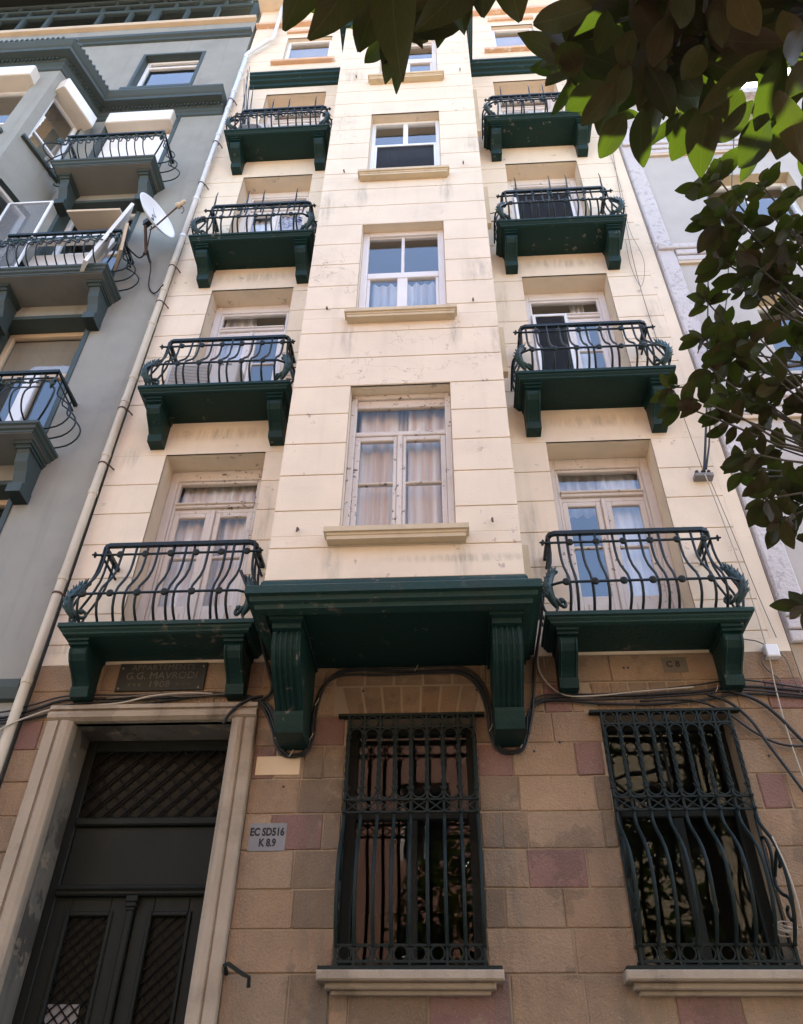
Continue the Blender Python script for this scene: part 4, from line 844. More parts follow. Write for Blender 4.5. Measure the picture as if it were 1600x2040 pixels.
main = [(-4.6, 5.0), (-4.15, 5.0), (-3.88, 5.06), (-3.58, 5.15), (-3.01, 5.165), (-2.64, 5.185), (-2.17, 5.205), (-1.82, 5.16), (-1.67, 5.06), (-1.585, 4.88), (-1.545, 4.74), (-1.47, 4.64), (-1.385, 4.615), (-1.29, 4.64), (-1.235, 4.76), (-1.225, 5.05), (-1.16, 5.28), (-1.03, 5.40), (-0.85, 5.43), (-0.58, 5.415), (-0.16, 5.415), (0.12, 5.40), (0.27, 5.28), (0.345, 5.05), (0.36, 4.82), (0.41, 4.67), (0.50, 4.62), (0.60, 4.64), (0.67, 4.76), (0.70, 4.95), (0.80, 5.08), (1.0, 5.11), (1.37, 5.10), (1.81, 5.11), (2.26, 5.14), (2.62, 5.18), (3.13, 5.12), (3.9, 5.0)]
th = thing('cable_bundle', (-0.4, -0.04, 5.1), 'bundle of black cables looping along the stone wall under the two big green corbels', 'cables')
for k in range(4):
    pts = []
    for i, (x, z) in enumerate(main):
        ph = i*1.3+k*2.1
        dz = (k-1.5)*0.019+0.010*math.sin(ph)+(0.03*(k-1.5)*math.sin(i*0.6) if x < -1.7 or x > 1.0 else 0)
        if -1.5 < x < -1.25 or 0.38 < x < 0.62: dz = -0.018*abs(k-1.5)
        pts.append((x+(0.012*(k-1.5) if -1.7 < x < 0.8 else 0), -0.035-0.012*(k % 2), z+dz))
    MB().tube(smooth_path(pts, 5), [0.0125, 0.010, 0.014, 0.009][k], 6).build('cable', 'cable', th, smooth=True)
for x, z in ((-1.545, 4.78), (-1.235, 4.76), (-1.4, 4.61), (0.36, 4.82), (0.62, 4.66), (-2.05, 5.22), (-0.30, 5.43), (2.4, 5.16), (-1.21, 5.1)):
    MB().tube([(x-0.02, -0.062, z-0.03), (x, -0.066, z), (x+0.012, -0.062, z+0.035)], 0.004, 4).build('cable_tie', 'cable_pale', th)
cable('cable', [(-4.4, -0.05, 4.6), (-4.05, -0.17, 4.83), (-3.85, -0.06, 5.02), (-3.6, -0.06, 5.09), (-3.1, -0.06, 5.12), (-2.75, -0.12, 5.16), (-2.45, -0.11, 5.19), (-2.2, -0.07, 5.20)], 0.009, 'cable_pale', 'pale cable sagging under the name plaque over the door')
cable('cable', [(-3.2, -0.06, 5.175), (-3.0, -0.06, 5.19), (-2.72, -0.06, 5.215), (-2.5, -0.06, 5.18), (-2.1, -0.06, 5.20), (-1.9, -0.06, 5.225)], 0.008, 'cable_grey', 'thin grey cable lying along the plaque bottom edge')
cable('cable', [(-1.72, -0.06, 5.17), (-1.82, -0.08, 5.14), (-1.93, -0.11, 5.05), (-2.0, -0.13, 4.95), (-2.03, -0.14, 4.86)], 0.016, 'cable', 'short black cable end hanging at the top right corner of the door')
cable('cable', [(-1.98, -0.56, 6.25), (-1.86, -0.50, 5.98), (-1.74, -0.28, 5.58), (-1.66, -0.06, 5.33), (-1.66, -0.05, 5.2), (-1.74, -0.05, 5.14), (-1.82, -0.05, 5.13)], 0.016, 'cable', 'black cable dropping past the right end of the lowest left balcony')
cable('cable', [(0.93, -0.40, 6.1), (0.87, -0.25, 5.75), (0.80, -0.06, 5.45), (0.77, -0.05, 5.2), (0.73, -0.05, 4.95), (0.68, -0.05, 4.76)], 0.014, 'cable', 'black cable dropping between the bay cornice and the lowest right balcony')
cable('cable', [(0.86, -0.22, 5.72), (0.83, -0.05, 5.45), (0.90, -0.05, 5.25), (1.05, -0.05, 5.13), (1.3, -0.05, 5.12), (1.7, -0.05, 5.155), (2.2, -0.05, 5.19)], 0.008, 'cable_pale', 'pale cable curving beside the right big corbel onto the cable bundle')
cable('cable', [(2.30, -0.05, 5.12), (2.48, -0.05, 5.03), (2.62, -0.05, 4.86), (2.70, -0.05, 4.66), (2.80, -0.05, 4.42), (2.92, -0.05, 4.15), (3.1, -0.05, 3.95)], 0.015, 'cable', 'black cable curving down the stone wall right of the right grille')
cable('cable', [(1.7, -0.05, 5.06), (2.15, -0.05, 5.06), (2.42, -0.05, 4.94), (2.62, -0.05, 4.75), (2.80, -0.05, 4.64), (3.02, -0.05, 4.62), (3.3, -0.05, 4.7)], 0.011, 'cable', 'black cable arching over the right grille to the right edge')
cable('cable', [(2.5, -0.05, 5.15), (2.72, -0.05, 5.05), (2.86, -0.05, 4.90), (2.98, -0.05, 4.70), (3.12, -0.05, 4.5)], 0.017, 'cable', 'thick black cable forking down right of the pale hanging wire')
cable('wire', [(2.86, -0.12, 7.72), (2.93, -0.05, 7.0), (2.96, -0.05, 6.2), (2.95, -0.05, 5.53), (2.92, -0.05, 5.2), (2.90, -0.05, 4.7), (2.93, -0.05, 4.2), (3.05, -0.05, 3.8), (3.12, -0.05, 3.3)], 0.0065, 'cable_pale', 'pale wire running down the right side from the insulator plate to the right edge')
cable('wire', [(2.89, -0.12, 7.72), (2.99, -0.03, 7.0), (3.04, -0.03, 6.2), (3.08, -0.03, 5.7)], 0.004, 'cable_grey', 'second thinner wire beside the pale one below the insulator plate')
cable('wire', [(3.12, -0.02, 16.2), (2.92, -0.03, 13.4), (2.82, -0.04, 11.5), (2.84, -0.03, 9.54), (2.86, -0.10, 7.8)], 0.0045, 'cable_grey', 'thin slack wire hanging on the wall right of the upper right balconies')
cable('wire', [(3.0, -0.02, 16.2), (3.0, -0.03, 14.2), (2.92, -0.04, 12.9), (2.98, -0.05, 12.0), (2.84, -0.03, 11.4), (2.78, -0.03, 11.9), (2.82, -0.03, 12.6)], 0.0035, 'cable_grey', 'looped thin wire on the wall beside the third right balcony')
cable('wire', [(2.41, -0.36, 3.76), (2.44, -0.38, 3.55), (2.47, -0.34, 3.3), (2.49, -0.22, 3.05), (2.53, -0.19, 2.88), (2.66, -0.12, 2.68), (2.85, -0.08, 2.45)], 0.006, 'cable_pale', 'pale wire hanging from the right grille over its sill to the bottom corner')
co = MB()
for k in range(4):
    co.tube([(2.40+0.075*math.cos(a+k)*1.1, -0.14-0.012*k, 3.155+0.035*math.sin(a)+0.008*k) for a in [i*0.7 for i in range(9)]], 0.005, 5, closed=True)
tag(co.build('wire_coil', 'cable_pale', at=(2.40, -0.14, 3.09)), 'coil of pale wire resting on the lower bar of the right grille', 'wire coil')
ins = thing('overhead_cable', (2.87, -0.1, 7.74), 'black cable pair rising from an insulator plate on the right wall past the leaves', 'cable')
MB().tube([(2.87, -0.10, 7.78), (2.95, -0.11, 8.1), (3.10, -0.12, 8.7), (3.69, -0.12, 11.2), (4.46, -0.12, 14.56), (5.5, -0.12, 19.1)], [0.016, 0.014, 0.012, 0.010, 0.010, 0.010], 6).build('cable', 'cable', ins)
MB().tube([(2.89, -0.12, 7.80), (3.0, -0.13, 8.15), (3.14, -0.14, 8.7), (3.90, -0.12, 11.0), (4.85, -0.12, 14.56), (6.1, -0.12, 19.1)], [0.012, 0.01, 0.008, 0.008, 0.008, 0.008], 6).build('cable', 'cable', ins)
MB().block(2.765, 2.965, 7.725, 7.775, -0.10, 0.0, 0.006).build('insulator_plate', 'sign_grey', ins)
for x in (2.80, 2.865, 2.93): MB().lathe([(0.010, 0), (0.022, 0.01), (0.022, 0.035), (0.014, 0.05)], (x, -0.07, 7.775), (0, 0, 1), 8).build('insulator', 'cable', ins)
jb = MB().block(2.925, 3.045, 5.475, 5.60, -0.085, 0.0, 0.010).build('junction_box', 'pvc', at=(2.98, 0, 5.475)); tag(jb, 'small white junction box at the top of the stone wall on the right', 'junction box')
cable('wire', [(2.94, -0.04, 5.52), (2.88, -0.04, 5.45), (2.90, -0.04, 5.36), (2.98, -0.04, 5.26), (2.99, -0.04, 5.18)], 0.008, 'cable_grey', 'grey wire looping left from the junction box down to the cables')
cable('wire', [(3.05, -0.04, 5.55), (3.10, -0.04, 5.45), (3.11, -0.04, 5.25), (3.13, -0.04, 5.1)], 0.006, 'cable_grey', 'thin wire leaving the right side of the junction box')
cable('wire', [(2.62, -0.3, 5.68), (2.75, -0.04, 5.70), (2.88, -0.04, 5.66), (2.96, -0.05, 5.60)], 0.006, 'cable_grey', 'short wire from the lowest right balcony to the junction box')
br = MB().tube([(-1.73, 0.01, 2.90), (-1.73, -0.10, 2.945), (-1.70, -0.13, 2.95), (-1.58, -0.13, 2.88), (-1.53, -0.13, 2.86), (-1.53, -0.10, 2.80)], 0.016, 5)
tag(br.build('wall_bracket', 'grille_iron', at=(-1.73, 0, 2.9)), 'bent black iron bracket on the stone between door and grille', 'bracket')
# ------------------------------------------------------------------ things standing on the balconies
def ac_unit(x0, x1, z0, z1, y0, y1, label, round_fan=False, txt=None):
    t = thing('air_conditioner', ((x0+x1)/2, (y0+y1)/2, z0), label, 'air conditioner', None)
    MB().block(x0, x1, z0, z1, y0, y1, 0.015).build('casing', 'ac', t)
    if round_fan:
        cx, cz, r = x0+(x1-x0)*0.42, (z0+z1)/2, (z1-z0)*0.42
        MB().lathe([(r, 0.0), (r*0.97, -0.02), (r*0.3, -0.025), (0.01, -0.02)], (cx, y0-0.001, cz), (0, 1, 0), 24).build('fan_grille', 'ac_grille', t)
    else:
        MB().block(x0+0.05, x0+(x1-x0)*0.62, z0+0.05, z1-0.06, y0-0.010, y0+0.001, 0.004).build('fan_grille', 'ac_grille', t)
        s = MB(); k = 0
        z = z0+0.07
        while z < z1-0.08:
            s.box(x0+0.06, x0+(x1-x0)*0.62-0.01, y0-0.018, y0-0.010, z, z+0.012); z += 0.028
        s.build('grille_slats', 'ac', t)
    if txt: place('lettering', text_mesh(txt, 0.055, 'ink', depth=0.0005, offset=0.001), t, (x0+(x1-x0)*0.80, y0-0.002, z1-0.07))
    return t
ac_unit(-3.42, -2.52, 9.09, 9.70, -0.36, -0.08, 'cream air conditioner with a square grille on the second lowest left balcony', txt='AIR NX')
ac_unit(-3.50, -2.95, 15.84, 16.42, -0.36, -0.08, 'air conditioner with a round fan on the top left balcony', True)
ac_unit(-2.78, -2.05, 15.84, 16.36, -0.34, -0.08, 'long white air conditioner on the top left balcony beside the round fan')
ac_unit(1.25, 1.95, 15.84, 16.40, -0.34, -0.08, 'air conditioner on the top right balcony behind the railing')
b = MB()
for i in range(13):
    x = -2.42+0.03*i; pass
b.add([( -2.42+0.03*i, -0.28+0.012*math.sin(i*1.7), z) for i in range(13) for z in (12.50, 13.25)], [(2*i, 2*i+2, 2*i+3, 2*i+1) for i in range(12)])
tag(b.build('cloth', 'blue_cloth', at=(-2.24, -0.28, 12.5)), 'blue and white patterned cloth hung behind the third left balcony railing', 'cloth')
for o in list(bpy.data.objects):   # no two hand-forged bars sit quite alike
    if o.name.split('.')[0] in ('bar', 'side_bar'):
        o.location.x += random.uniform(-0.003, 0.003); o.rotation_euler = (random.uniform(-0.008, 0.008), random.uniform(-0.006, 0.006), random.uniform(-0.1, 0.1) if o.name.startswith('bar') else 0)
# ================================================================== grey building on the left
GX0, GX1 = -12.0, -4.03
gb = thing('grey_building', (-8, 4, 0), 'grey plastered building on the left with slate trim, a bay and dark eaves', 'apartment building')
GOP = [(-6.28, -5.02, 19.10, 20.90), (-6.28, -4.965, 14.93, 17.70), (-6.28, -4.97, 11.71, 14.53), (-6.28, -4.98, 8.47, 11.26), (-6.28, -5.03, 5.3, 8.0)]
BP = [(-9.95, 0.0), (-9.60, -0.97), (-6.93, -0.97), (-6.60, 0.0)]
w = MB(); w.wallgrid(GX0, GX1, 0.0, 22.8, GOP, 0.0)
w.box(GX1-0.01, GX1, 0.0, 9, 0, 22.8)
w.build('wall', 'grey_wall', gb)
MB().box(GX0, GX1, 9, 9.2, 0, 24.8).build('rear_wall', 'room', gb); MB().box(GX0-0.2, GX0, 0, 9, 0, 24.8).build('side_wall', 'room', gb)
MB().box(GX0, GX1+0.02, -0.02, 9.2, 24.82, 25.0).build('roof', 'grey_trim', gb)
for z in (5.0, 8.2, 11.45, 14.7, 17.95, 22.4): MB().box(GX0+0.1, GX1-0.1, 0.4, 8.9, z, z+0.12).build('floor_slab', 'room', gb)
for h in GOP:
    r_ = MB().reveal(h, 0.0, 0.34)
    x0, x1, z0, z1 = h
    for q in ((x0-0.07, x0, z0, z1+0.07), (x1, x1+0.07, z0, z1+0.07), (x0, x1, z1, z1+0.07)): r_.block(q[0], q[1], q[2], q[3], -0.022, 0.0, 0.006)
    r_.build('window_surround', 'grey_trim', gb)
# bay: front face and canted flanks, with openings
def flat(p0, p1):
    u = Vector((p1[0]-p0[0], p1[1]-p0[1], 0)).normalized(); n = Vector((u.y, -u.x, 0))
    return lambda p: Vector((p0[0], p0[1], 0))+u*p[0]-n*p[1]+Vector((0, 0, p[2]))   # (along, depth behind face, z)
bayw = MB(); FL = []
lvl = [(15.25, 17.15), (12.05, 13.95), (8.85, 10.75), (5.6, 7.5)]
for (p0, p1, ops) in ((BP[0], BP[1], []), (BP[1], BP[2], [(0.5, 1.2), (1.45, 2.3)]), (BP[2], BP[3], [(0.17, 0.86)])):
    L_ = math.hypot(p1[0]-p0[0], p1[1]-p0[1]); F = flat(p0, p1)
    hs = [(a, b_, z0, z1) for a, b_ in ops for z0, z1 in lvl]
    m = MB().wallgrid(0, L_, 4.6, 17.9, hs, 0.0); m.v = [F(v) for v in m.v]; bayw.add(m.v, m.f)
    for h in hs:
        m = MB().reveal(h, 0, 0.20); m.v = [F(v) for v in m.v]; m.build('window_surround', 'grey_trim', gb)
        t = 0.07; fr = MB()
        for q in frame_bars(h[0], h[1], h[2], h[3], t, 0.02)+[(h[0]+t, h[1]-t, h[2]+0.55, h[2]+0.60, 0.01)]: fr.block(q[0], q[1], q[2], q[3], 0.12-q[4], 0.17, 0.006)
        fr.v = [F(v) for v in fr.v]; fo = fr.build('window', 'pvc', gb)
        for za, zb in ((h[2]+t, h[2]+0.55), (h[2]+0.60, h[3]-t)):
            g = MB().box(h[0]+t, h[1]-t, 0.145, 0.15, za, zb); g.v = [F(v) for v in g.v]; g.build('pane', 'glass', fo)
        if h[2] > 15:
            s = MB().block(h[0]-0.06, h[1]+0.06, h[3]-0.06, h[3]+0.30, -0.20, 0.12, 0.01); s.v = [F(v) for v in s.v]; s.build('shutter_box', 'shutter', gb)
            s = MB().block(h[0]-0.05, h[1]+0.05, h[3]-0.05, h[3]+0.29, -0.215, -0.20, 0.008); s.v = [F(v) for v in s.v]; s.build('shutter_front', 'pvc', gb)
            s = MB().block(h[0]-0.1, h[1]+0.1, h[2]-0.08, h[2], -0.07, 0.1, 0.01); s.v = [F(v) for v in s.v]; s.build('sill', 'grey_trim', gb)
bayw.build('bay', 'grey_wall', gb)
MB().extrude_dir([(*p, 17.86) for p in BP], (0, 0, 0.3)).build('bay_roof', 'grey_trim', gb)
GC = [(0.0, 17.70), (0.03, 17.72), (0.04, 17.80), (0.07, 17.83), (0.075, 17.90), (0.11, 17.92), (0.115, 17.985), (0.27, 18.0), (0.27, 18.10), (0.30, 18.13), (0.36, 18.22), (0.36, 18.27), (0.33, 18.30), (0.0, 18.34)]
MB().sweep([(GX0, 0), BP[0], BP[1], BP[2], BP[3], (-4.08, 0.0)], GC).build('cornice', 'grey_trim', gb)
d = MB()
for (a, b_) in ((BP[1], BP[2]), (BP[2], BP[3]), (BP[3], (-4.1, 0.0))):
    F = flat(a, b_); L_ = math.hypot(b_[0]-a[0], b_[1]-a[1]); k = int(L_/0.075)
    for j in range(k):
        m = MB().box(j*0.075+0.02, j*0.075+0.058, -0.145, -0.10, 17.915, 17.975); m.v = [F(v) for v in m.v]; d.add(m.v, m.f)
d = d.build('dentils', 'grey_trim', gb); d['kind'] = 'stuff'
e = MB()
for (a, b_) in ((BP[1], BP[2]), (BP[2], BP[3])):
    F = flat(a, b_); L_ = math.hypot(b_[0]-a[0], b_[1]-a[1]); k = int((L_+0.4)/0.10)
    for j in range(k):
        m = MB().lathe([(0.012, 0), (0.04, 0.012), (0.03, 0.06), (0.006, 0.09)], (j*0.10-0.2, -0.34, 18.24), (0, -0.25, 1), 6); m.v = [F(v) for v in m.v]; e.add(m.v, m.f)
e.build('eave_ornament', 'grey_trim', gb)['kind'] = 'stuff'
MB().sweep([(GX0, 0), (-4.05, 0)], [(0, 21.68), (0.05, 21.70), (0.06, 21.78), (0.12, 21.82), (0.13, 21.92), (0.0, 21.95)]).build('string_course', 'grey_trim', gb)
MB().sweep([(GX0, 0), (-4.05, 0)], [(0, 22.62), (0.09, 22.64), (0.10, 22.76), (0, 22.80)]).build('ledge', 'beige_frame', gb)
MB().sweep([(GX0, 0), (-4.08, 0)], [(0, 5.18), (0.05, 5.2), (0.09, 5.3), (0.10, 5.38), (0, 5.42)]).build('string_course', 'grey_trim', gb)
# window band of the top storey under deep eaves
fb = []
xs = [-10.0, -8.75, -7.45, -6.72, -6.52, -6.1, -4.95, -4.12]
Zb, Zm, Zt, Zu = 22.82, 23.73, 23.88, 24.20
bars = [(GX0, -4.05, Zb-0.02, Zb+0.06), (GX0, -4.05, Zm, Zt), (GX0, -4.05, Zu, Zu+0.08), (GX0, -4.05, 24.58, 24.66)]
posts = [(x-0.045, x+0.045) for x in (-10.6, -9.3, -8.0, -7.25, -5.85, -5.1)]+[(-6.75, -6.52), (-4.25, -4.05), (-10.0, -9.9)]
pw = MB()
for q in bars: pw.block(q[0], q[1], q[2], q[3], -0.02, 0.05, 0.01)
for a, b_ in posts: pw.block(a, b_, Zb+0.06, Zm, -0.03, 0.05, 0.012)
x = GX0+0.2
while x < -4.2:
    pw.block(x-0.035, x+0.035, Zt, Zu, -0.015, 0.045, 0.006); pw.block(x+0.25, x+0.29, Zu+0.08, 24.58, -0.015, 0.045, 0.006); x += 0.62
pb = pw.build('window_band', 'grey_trim', gb)
for z0, z1 in ((Zb+0.06, Zm), (Zt, Zu), (Zu+0.08, 24.58)):
    MB().box(GX0, -4.1, 0.02, 0.025, z0, z1).build('pane', 'glass', pb)
MB().box(GX0, GX1+0.05, -1.15, 0.1, 24.665, 24.80).build('eave', 'door', gb)
# windows of the right hand column
h = GOP[0]; window('window', frame_bars(h[0], h[1], h[2], h[3], 0.07, 0.02)+[(h[0]+0.07, h[1]-0.07, h[3]-0.30, h[3]-0.24, 0.01)], [(h[0]+0.07, h[1]-0.07, h[2]+0.07, h[3]-0.30), (h[0]+0.07, h[1]-0.07, h[3]-0.24, h[3]-0.07)], 0.16, 'pvc', parent=gb)
MB().block(h[0]-0.15, h[1]+0.1, h[2]-0.12, h[2]-0.0, -0.09, 0.1, 0.012).build('sill', 'grey_trim', gb)
h = GOP[1]; wf = window('balcony_door', frame_bars(h[0], h[1], h[2], h[3], 0.08, 0.02), [(h[0]+0.08, h[1]-0.08, h[2]+0.08, h[3]-0.08)], 0.2, 'pvc', parent=gb)
s = MB(); z = h[2]+0.05
while z < h[3]-0.5: s.block(h[0]+0.01, h[1]-0.01, z, z+0.045, 0.10, 0.125, 0.006); z += 0.05
s.build('roller_shutter', 'blind', wf)
s = MB().block(h[0]+0.02, h[1]-0.02, h[3]-0.42, h[3]-0.02, -0.16, 0.2, 0.01); s.build('shutter_box', 'shutter', gb)
MB().block(h[0]+0.03, h[1]-0.03, h[3]-0.41, h[3]-0.03, -0.172, -0.16, 0.006).build('shutter_front', 'pvc', gb)
h = GOP[2]; window('balcony_door', frame_bars(h[0], h[1], h[2], h[3], 0.08, 0.02)+[(h[0]+0.08, h[1]-0.08, 13.3, 13.38, 0.01), (-5.66, -5.58, h[2]+0.08, 13.3)], [(h[0]+0.08, h[1]-0.08, 13.38, h[3]-0.08), (h[0]+0.08, -5.66, h[2]+0.08, 13.3), (-5.58, h[1]-0.08, h[2]+0.08, 13.3)], 0.24, 'pvc', parent=gb)
h = GOP[3]; wf = window('balcony_door', frame_bars(h[0], h[1], h[2], h[3], 0.08, 0.02)+[(h[0]+0.08, h[1]-0.08, 10.25, 10.33, 0.02), (-5.70, -5.52, h[2]+0.08, 10.25, 0.01)], [(h[0]+0.08, h[1]-0.08, 10.33, h[3]-0.08), (h[0]+0.08, -5.70, h[2]+0.08, 10.25), (-5.52, h[1]-0.08, h[2]+0.08, 10.25)], 0.26, 'beige_frame', parent=gb)
MB().box(h[0]+0.08, h[1]-0.08, 0.32, 0.325, 10.33, h[3]-0.1).build('blind', 'beige_blind', wf)
MB().block(-5.71, -5.51, h[2]+0.08, 10.30, 0.20, 0.25, 0.012).build('mullion', 'pvc', wf)
h = GOP[4]; window('window', frame_bars(h[0], h[1], h[2], h[3], 0.08, 0.02), [(h[0]+0.08, h[1]-0.08, h[2]+0.08, h[3]-0.08)], 0.26, 'beige_frame', parent=gb)
bt = MB()
for x in (-5.3, -5.2, -5.12): bt.lathe([(0.03, 0), (0.03, 0.25), (0.01, 0.31), (0.012, 0.38)], (x, 0.16, 7.0), (0, 0, 1), 8)
# grey balconies
def make_grey_balcony(at):
    hw, dp = 0.83, 0.53
    L = lambda p: Vector(p)+Vector(at)
    prof = [(-0.02, 0.0), (0.065, 0.0), (0.065, -0.04), (0.04, -0.055), (0.03, -0.085), (0.005, -0.10), (0.0, -0.125), (-0.05, -0.13)]
    b = MB().sweep([(-hw, 0.01), (-hw, -dp), (hw, -dp), (hw, 0.01)], prof); b.quad((-hw, 0.01, -0.002), (hw, 0.01, -0.002), (hw, -dp, -0.002), (-hw, -dp, -0.002))
    b.v = [L(p) for p in b.v]; bal = b.build('balcony', 'grey_trim', gb, at=at)
    def part(mb, nm, mat='grey_trim', smooth=False, loc=(0,0,0)): return place(nm, mb.mesh(nm, mat, (0,0,0), smooth), bal, L(loc))
    part(MB().box(-hw+0.01, hw-0.01, -dp+0.01, 0.01, -0.135, -0.115), 'soffit', 'grey_soffit')
    cb = MB().extrude_x([(0, -0.136), (-0.40, -0.136), (-0.40, -0.19), (-0.36, -0.22), (-0.33, -0.27), (-0.31, -0.38), (-0.25, -0.48), (-0.20, -0.60), (-0.19, -0.64), (-0.23, -0.65), (-0.23, -0.78), (0, -0.78)], -0.075, 0.075)
    cb.box(-0.11, 0.11, -0.42, 0.008, -0.19, -0.138); cb.box(-0.092, 0.092, -0.38, 0.008, -0.225, -0.192); cb.box(-0.085, 0.085, -0.245, 0.008, -0.78, -0.65)
    m = cb.mesh('corbel', 'grey_trim')
    for x in (-0.68, 0.68): place('corbel', m, bal, L((x, 0, 0)))
    part(MB().tube([(-0.86, 0, 0.90), (-0.86, -0.56, 0.90), (0.86, -0.56, 0.90), (0.86, 0, 0.90)], 0.032, 4), 'handrail', 'iron')
    part(MB().tube([(-0.85, 0, 0.80), (-0.85, -0.55, 0.80), (0.85, -0.55, 0.80), (0.85, 0, 0.80)], 0.012, 4), 'rail', 'iron')
    part(MB().tube([(-0.85, 0, 0.03), (-0.85, -0.55, 0.03), (0.85, -0.55, 0.03), (0.85, 0, 0.03)], 0.013, 4), 'rail', 'iron')
    bp = [(-0.55, 0.90), (-0.55, 0.66), (-0.60, 0.58), (-0.70, 0.46), (-0.765, 0.32), (-0.755, 0.18), (-0.68, 0.07), (-0.55, 0.03)]
    bm_ = MB().tube(smooth_path([(0, y, z) for y, z in bp], 2), 0.011, 5).mesh('bar', 'iron', smooth=True)
    for k in range(11): place('bar', bm_, bal, L((-0.70+0.14*k, 0, 0)))
    for s in (-1, 1):
        sm = MB().tube(smooth_path([(s*(0.85+(-y-0.55)*1.25), 0, z) for y, z in bp], 2), 0.011, 5).mesh('side_bar', 'iron', smooth=True)
        for y in (-0.42, -0.26, -0.1): place('side_bar', sm, bal, L((0, y, 0)))
        part(MB().tube(smooth_path([(s*(0.84+(-y-0.55)*0.9), -0.54+(y+0.55)*0.9, z) for y, z in bp], 2), 0.014, 5), 'corner_bar', 'iron', True)
        o = MB()
        for a in range(6):
            an = a*1.05; c0 = Vector((s*0.90, -0.62, 0.62)); ra = Vector((math.cos(an)*0.09*s*0.7, -math.cos(an)*0.05, math.sin(an)*0.09))
            o.tube([c0, c0+ra*0.6+Vector((0, -0.02, 0)), c0+ra], [0.022, 0.02, 0.003], 5)
        part(o, 'leaf_ornament', 'leaf_iron', True)
    ga = MB(); pts = [(-0.86+0.043*i, -0.585, 0.70+0.02*math.sin(i*0.9)) for i in range(41)]
    ga.tube(pts, 0.012, 5)
    for i in range(1, 40, 2):
        p = Vector(pts[i]); sg = 1 if i % 4 == 1 else -1
        ga.tube([p, p+Vector((0.02, -0.02, 0.035*sg)), p+Vector((0.06, -0.015, 0.055*sg))], [0.008, 0.020, 0.003], 5)
    part(ga, 'garland', 'leaf_iron', True)
    return bal
g0 = None
for z in (14.93, 11.71, 8.47):
    at = (-5.545, 0.0, z)
    g0 = make_grey_balcony(at) if g0 is None else copy_tree(g0, gb, at)
# things on the grey balconies
def board(name, c, ax, ay, az, h, mat, label, cat='board', hole=None):
    b = MB()
    if hole:
        ax, ay, az = [Vector(v).normalized() for v in (ax, ay, az)]; c = Vector(c)
        a0, a1, q0, q1 = hole
        for xa, xb, za, zb in ((-h[0], a0, -h[2], h[2]), (a1, h[0], -h[2], h[2]), (a0, a1, -h[2], q0), (a0, a1, q1, h[2])):
            b.obox(c+ax*((xa+xb)/2)+az*((za+zb)/2), ax, ay, az, (xb-xa)/2, h[1], (zb-za)/2)
    else: b.obox(c, ax, ay, az, *h)
    return tag(b.build(name, mat, at=c), label, cat)
board('board', (-4.98, -0.36, 12.55), (0.55, -0.83, 0), (0.83, 0.55, 0), (0.10, 0.1, 1), (0.30, 0.025, 0.95), 'board', 'tall white board with a square hole, leaning out of the grey balcony', hole=(-0.12, 0.12, 0.1, 0.6))
board('board', (-5.32, -0.30, 13.42), (1, 0.1, 0.16), (0, 1, 0.3), (0, -0.3, 1), (0.40, 0.22, 0.018), 'board_raw', 'raw chipboard shelf lying flat on top of the leaning white board')
board('board', (-5.62, -0.42, 12.66), (1, 0.02, 0.0), (0, 1, 0), (0, 0, 1), (0.62, 0.05, 0.07), 'board', 'long white board laid along the handrail of the grey balcony')
board('board', (-5.55, -0.30, 12.12), (1, 0.0, 0.0), (0, 1, 0), (0, 0.1, 1), (0.55, 0.02, 0.38), 'board', 'wide white panel standing inside the railing of the grey balcony')
board('board', (-4.66, -0.45, 12.35), (0.5, -0.8, 0), (0.8, 0.5, 0.3), (0.0, -0.2, 1), (0.20, 0.02, 0.28), 'board_raw', 'small chipboard piece leaning at the right end of the grey balcony')
ws = thing('fly_screen', (-6.30, -0.6, 11.8), 'white framed fly screen leaning on the grey balcony beside the bay', 'fly screen')
f = MB()
for q in frame_bars(-6.75, -6.02, 11.75, 13.62, 0.035): f.block(q[0], q[1], q[2], q[3], -0.56, -0.53, 0.004)
f.build('frame', 'pvc', ws); MB().box(-6.72, -6.05, -0.546, -0.544, 11.78, 13.59).build('mesh_sheet', 'mesh', ws)
# satellite dish
DC = Vector((-4.27, -0.52, 13.02)); DN = Vector((0.874, -0.433, 0.21)).normalized()
ds = thing('satellite_dish', (-4.40, -0.15, 12.5), 'white satellite dish on a rusty bracket, fixed to the grey wall beside the drainpipe', 'satellite dish')
prof = [(0.37*math.sqrt(k/8)+0.001, 0.11*(k/8)) for k in range(9)]
MB().lathe(prof+[(0.383, 0.108), (0.37, 0.095)]+[(0.37*math.sqrt(k/8)+0.001, 0.11*(k/8)-0.016) for k in range(7, -1, -1)], DC-DN*0.05, DN, 32).build('reflector', 'pvc', ds, smooth=True)
up_d = (Vector((0, 0, 1))-DN*DN.z).normalized()
foot = DC-up_d*0.35-DN*0.02; lnb = DC+DN*0.48-up_d*0.20
MB().tube([foot-DN*0.06, foot+DN*0.06, lnb], 0.013, 6).build('arm', 'rust', ds)
MB().lathe([(0.012, 0.12), (0.03, 0.11), (0.033, 0.02), (0.05, 0.01), (0.05, -0.04), (0.01, -0.05)], lnb, DN, 12).build('receiver', 'beige_frame', ds, smooth=True)
pb_ = Vector((-4.41, -0.22, 12.62)); ph = DC-DN*0.13
MB().tube([pb_-Vector((0, 0, 0.12)), pb_, Vector((ph.x-0.03, ph.y+0.02, ph.z-0.1)), Vector((ph.x-0.03, ph.y+0.02, ph.z+0.05))], 0.024, 8).tube([pb_, (-4.41, 0.0, 12.62)], 0.02, 6).build('mast', 'rust', ds)
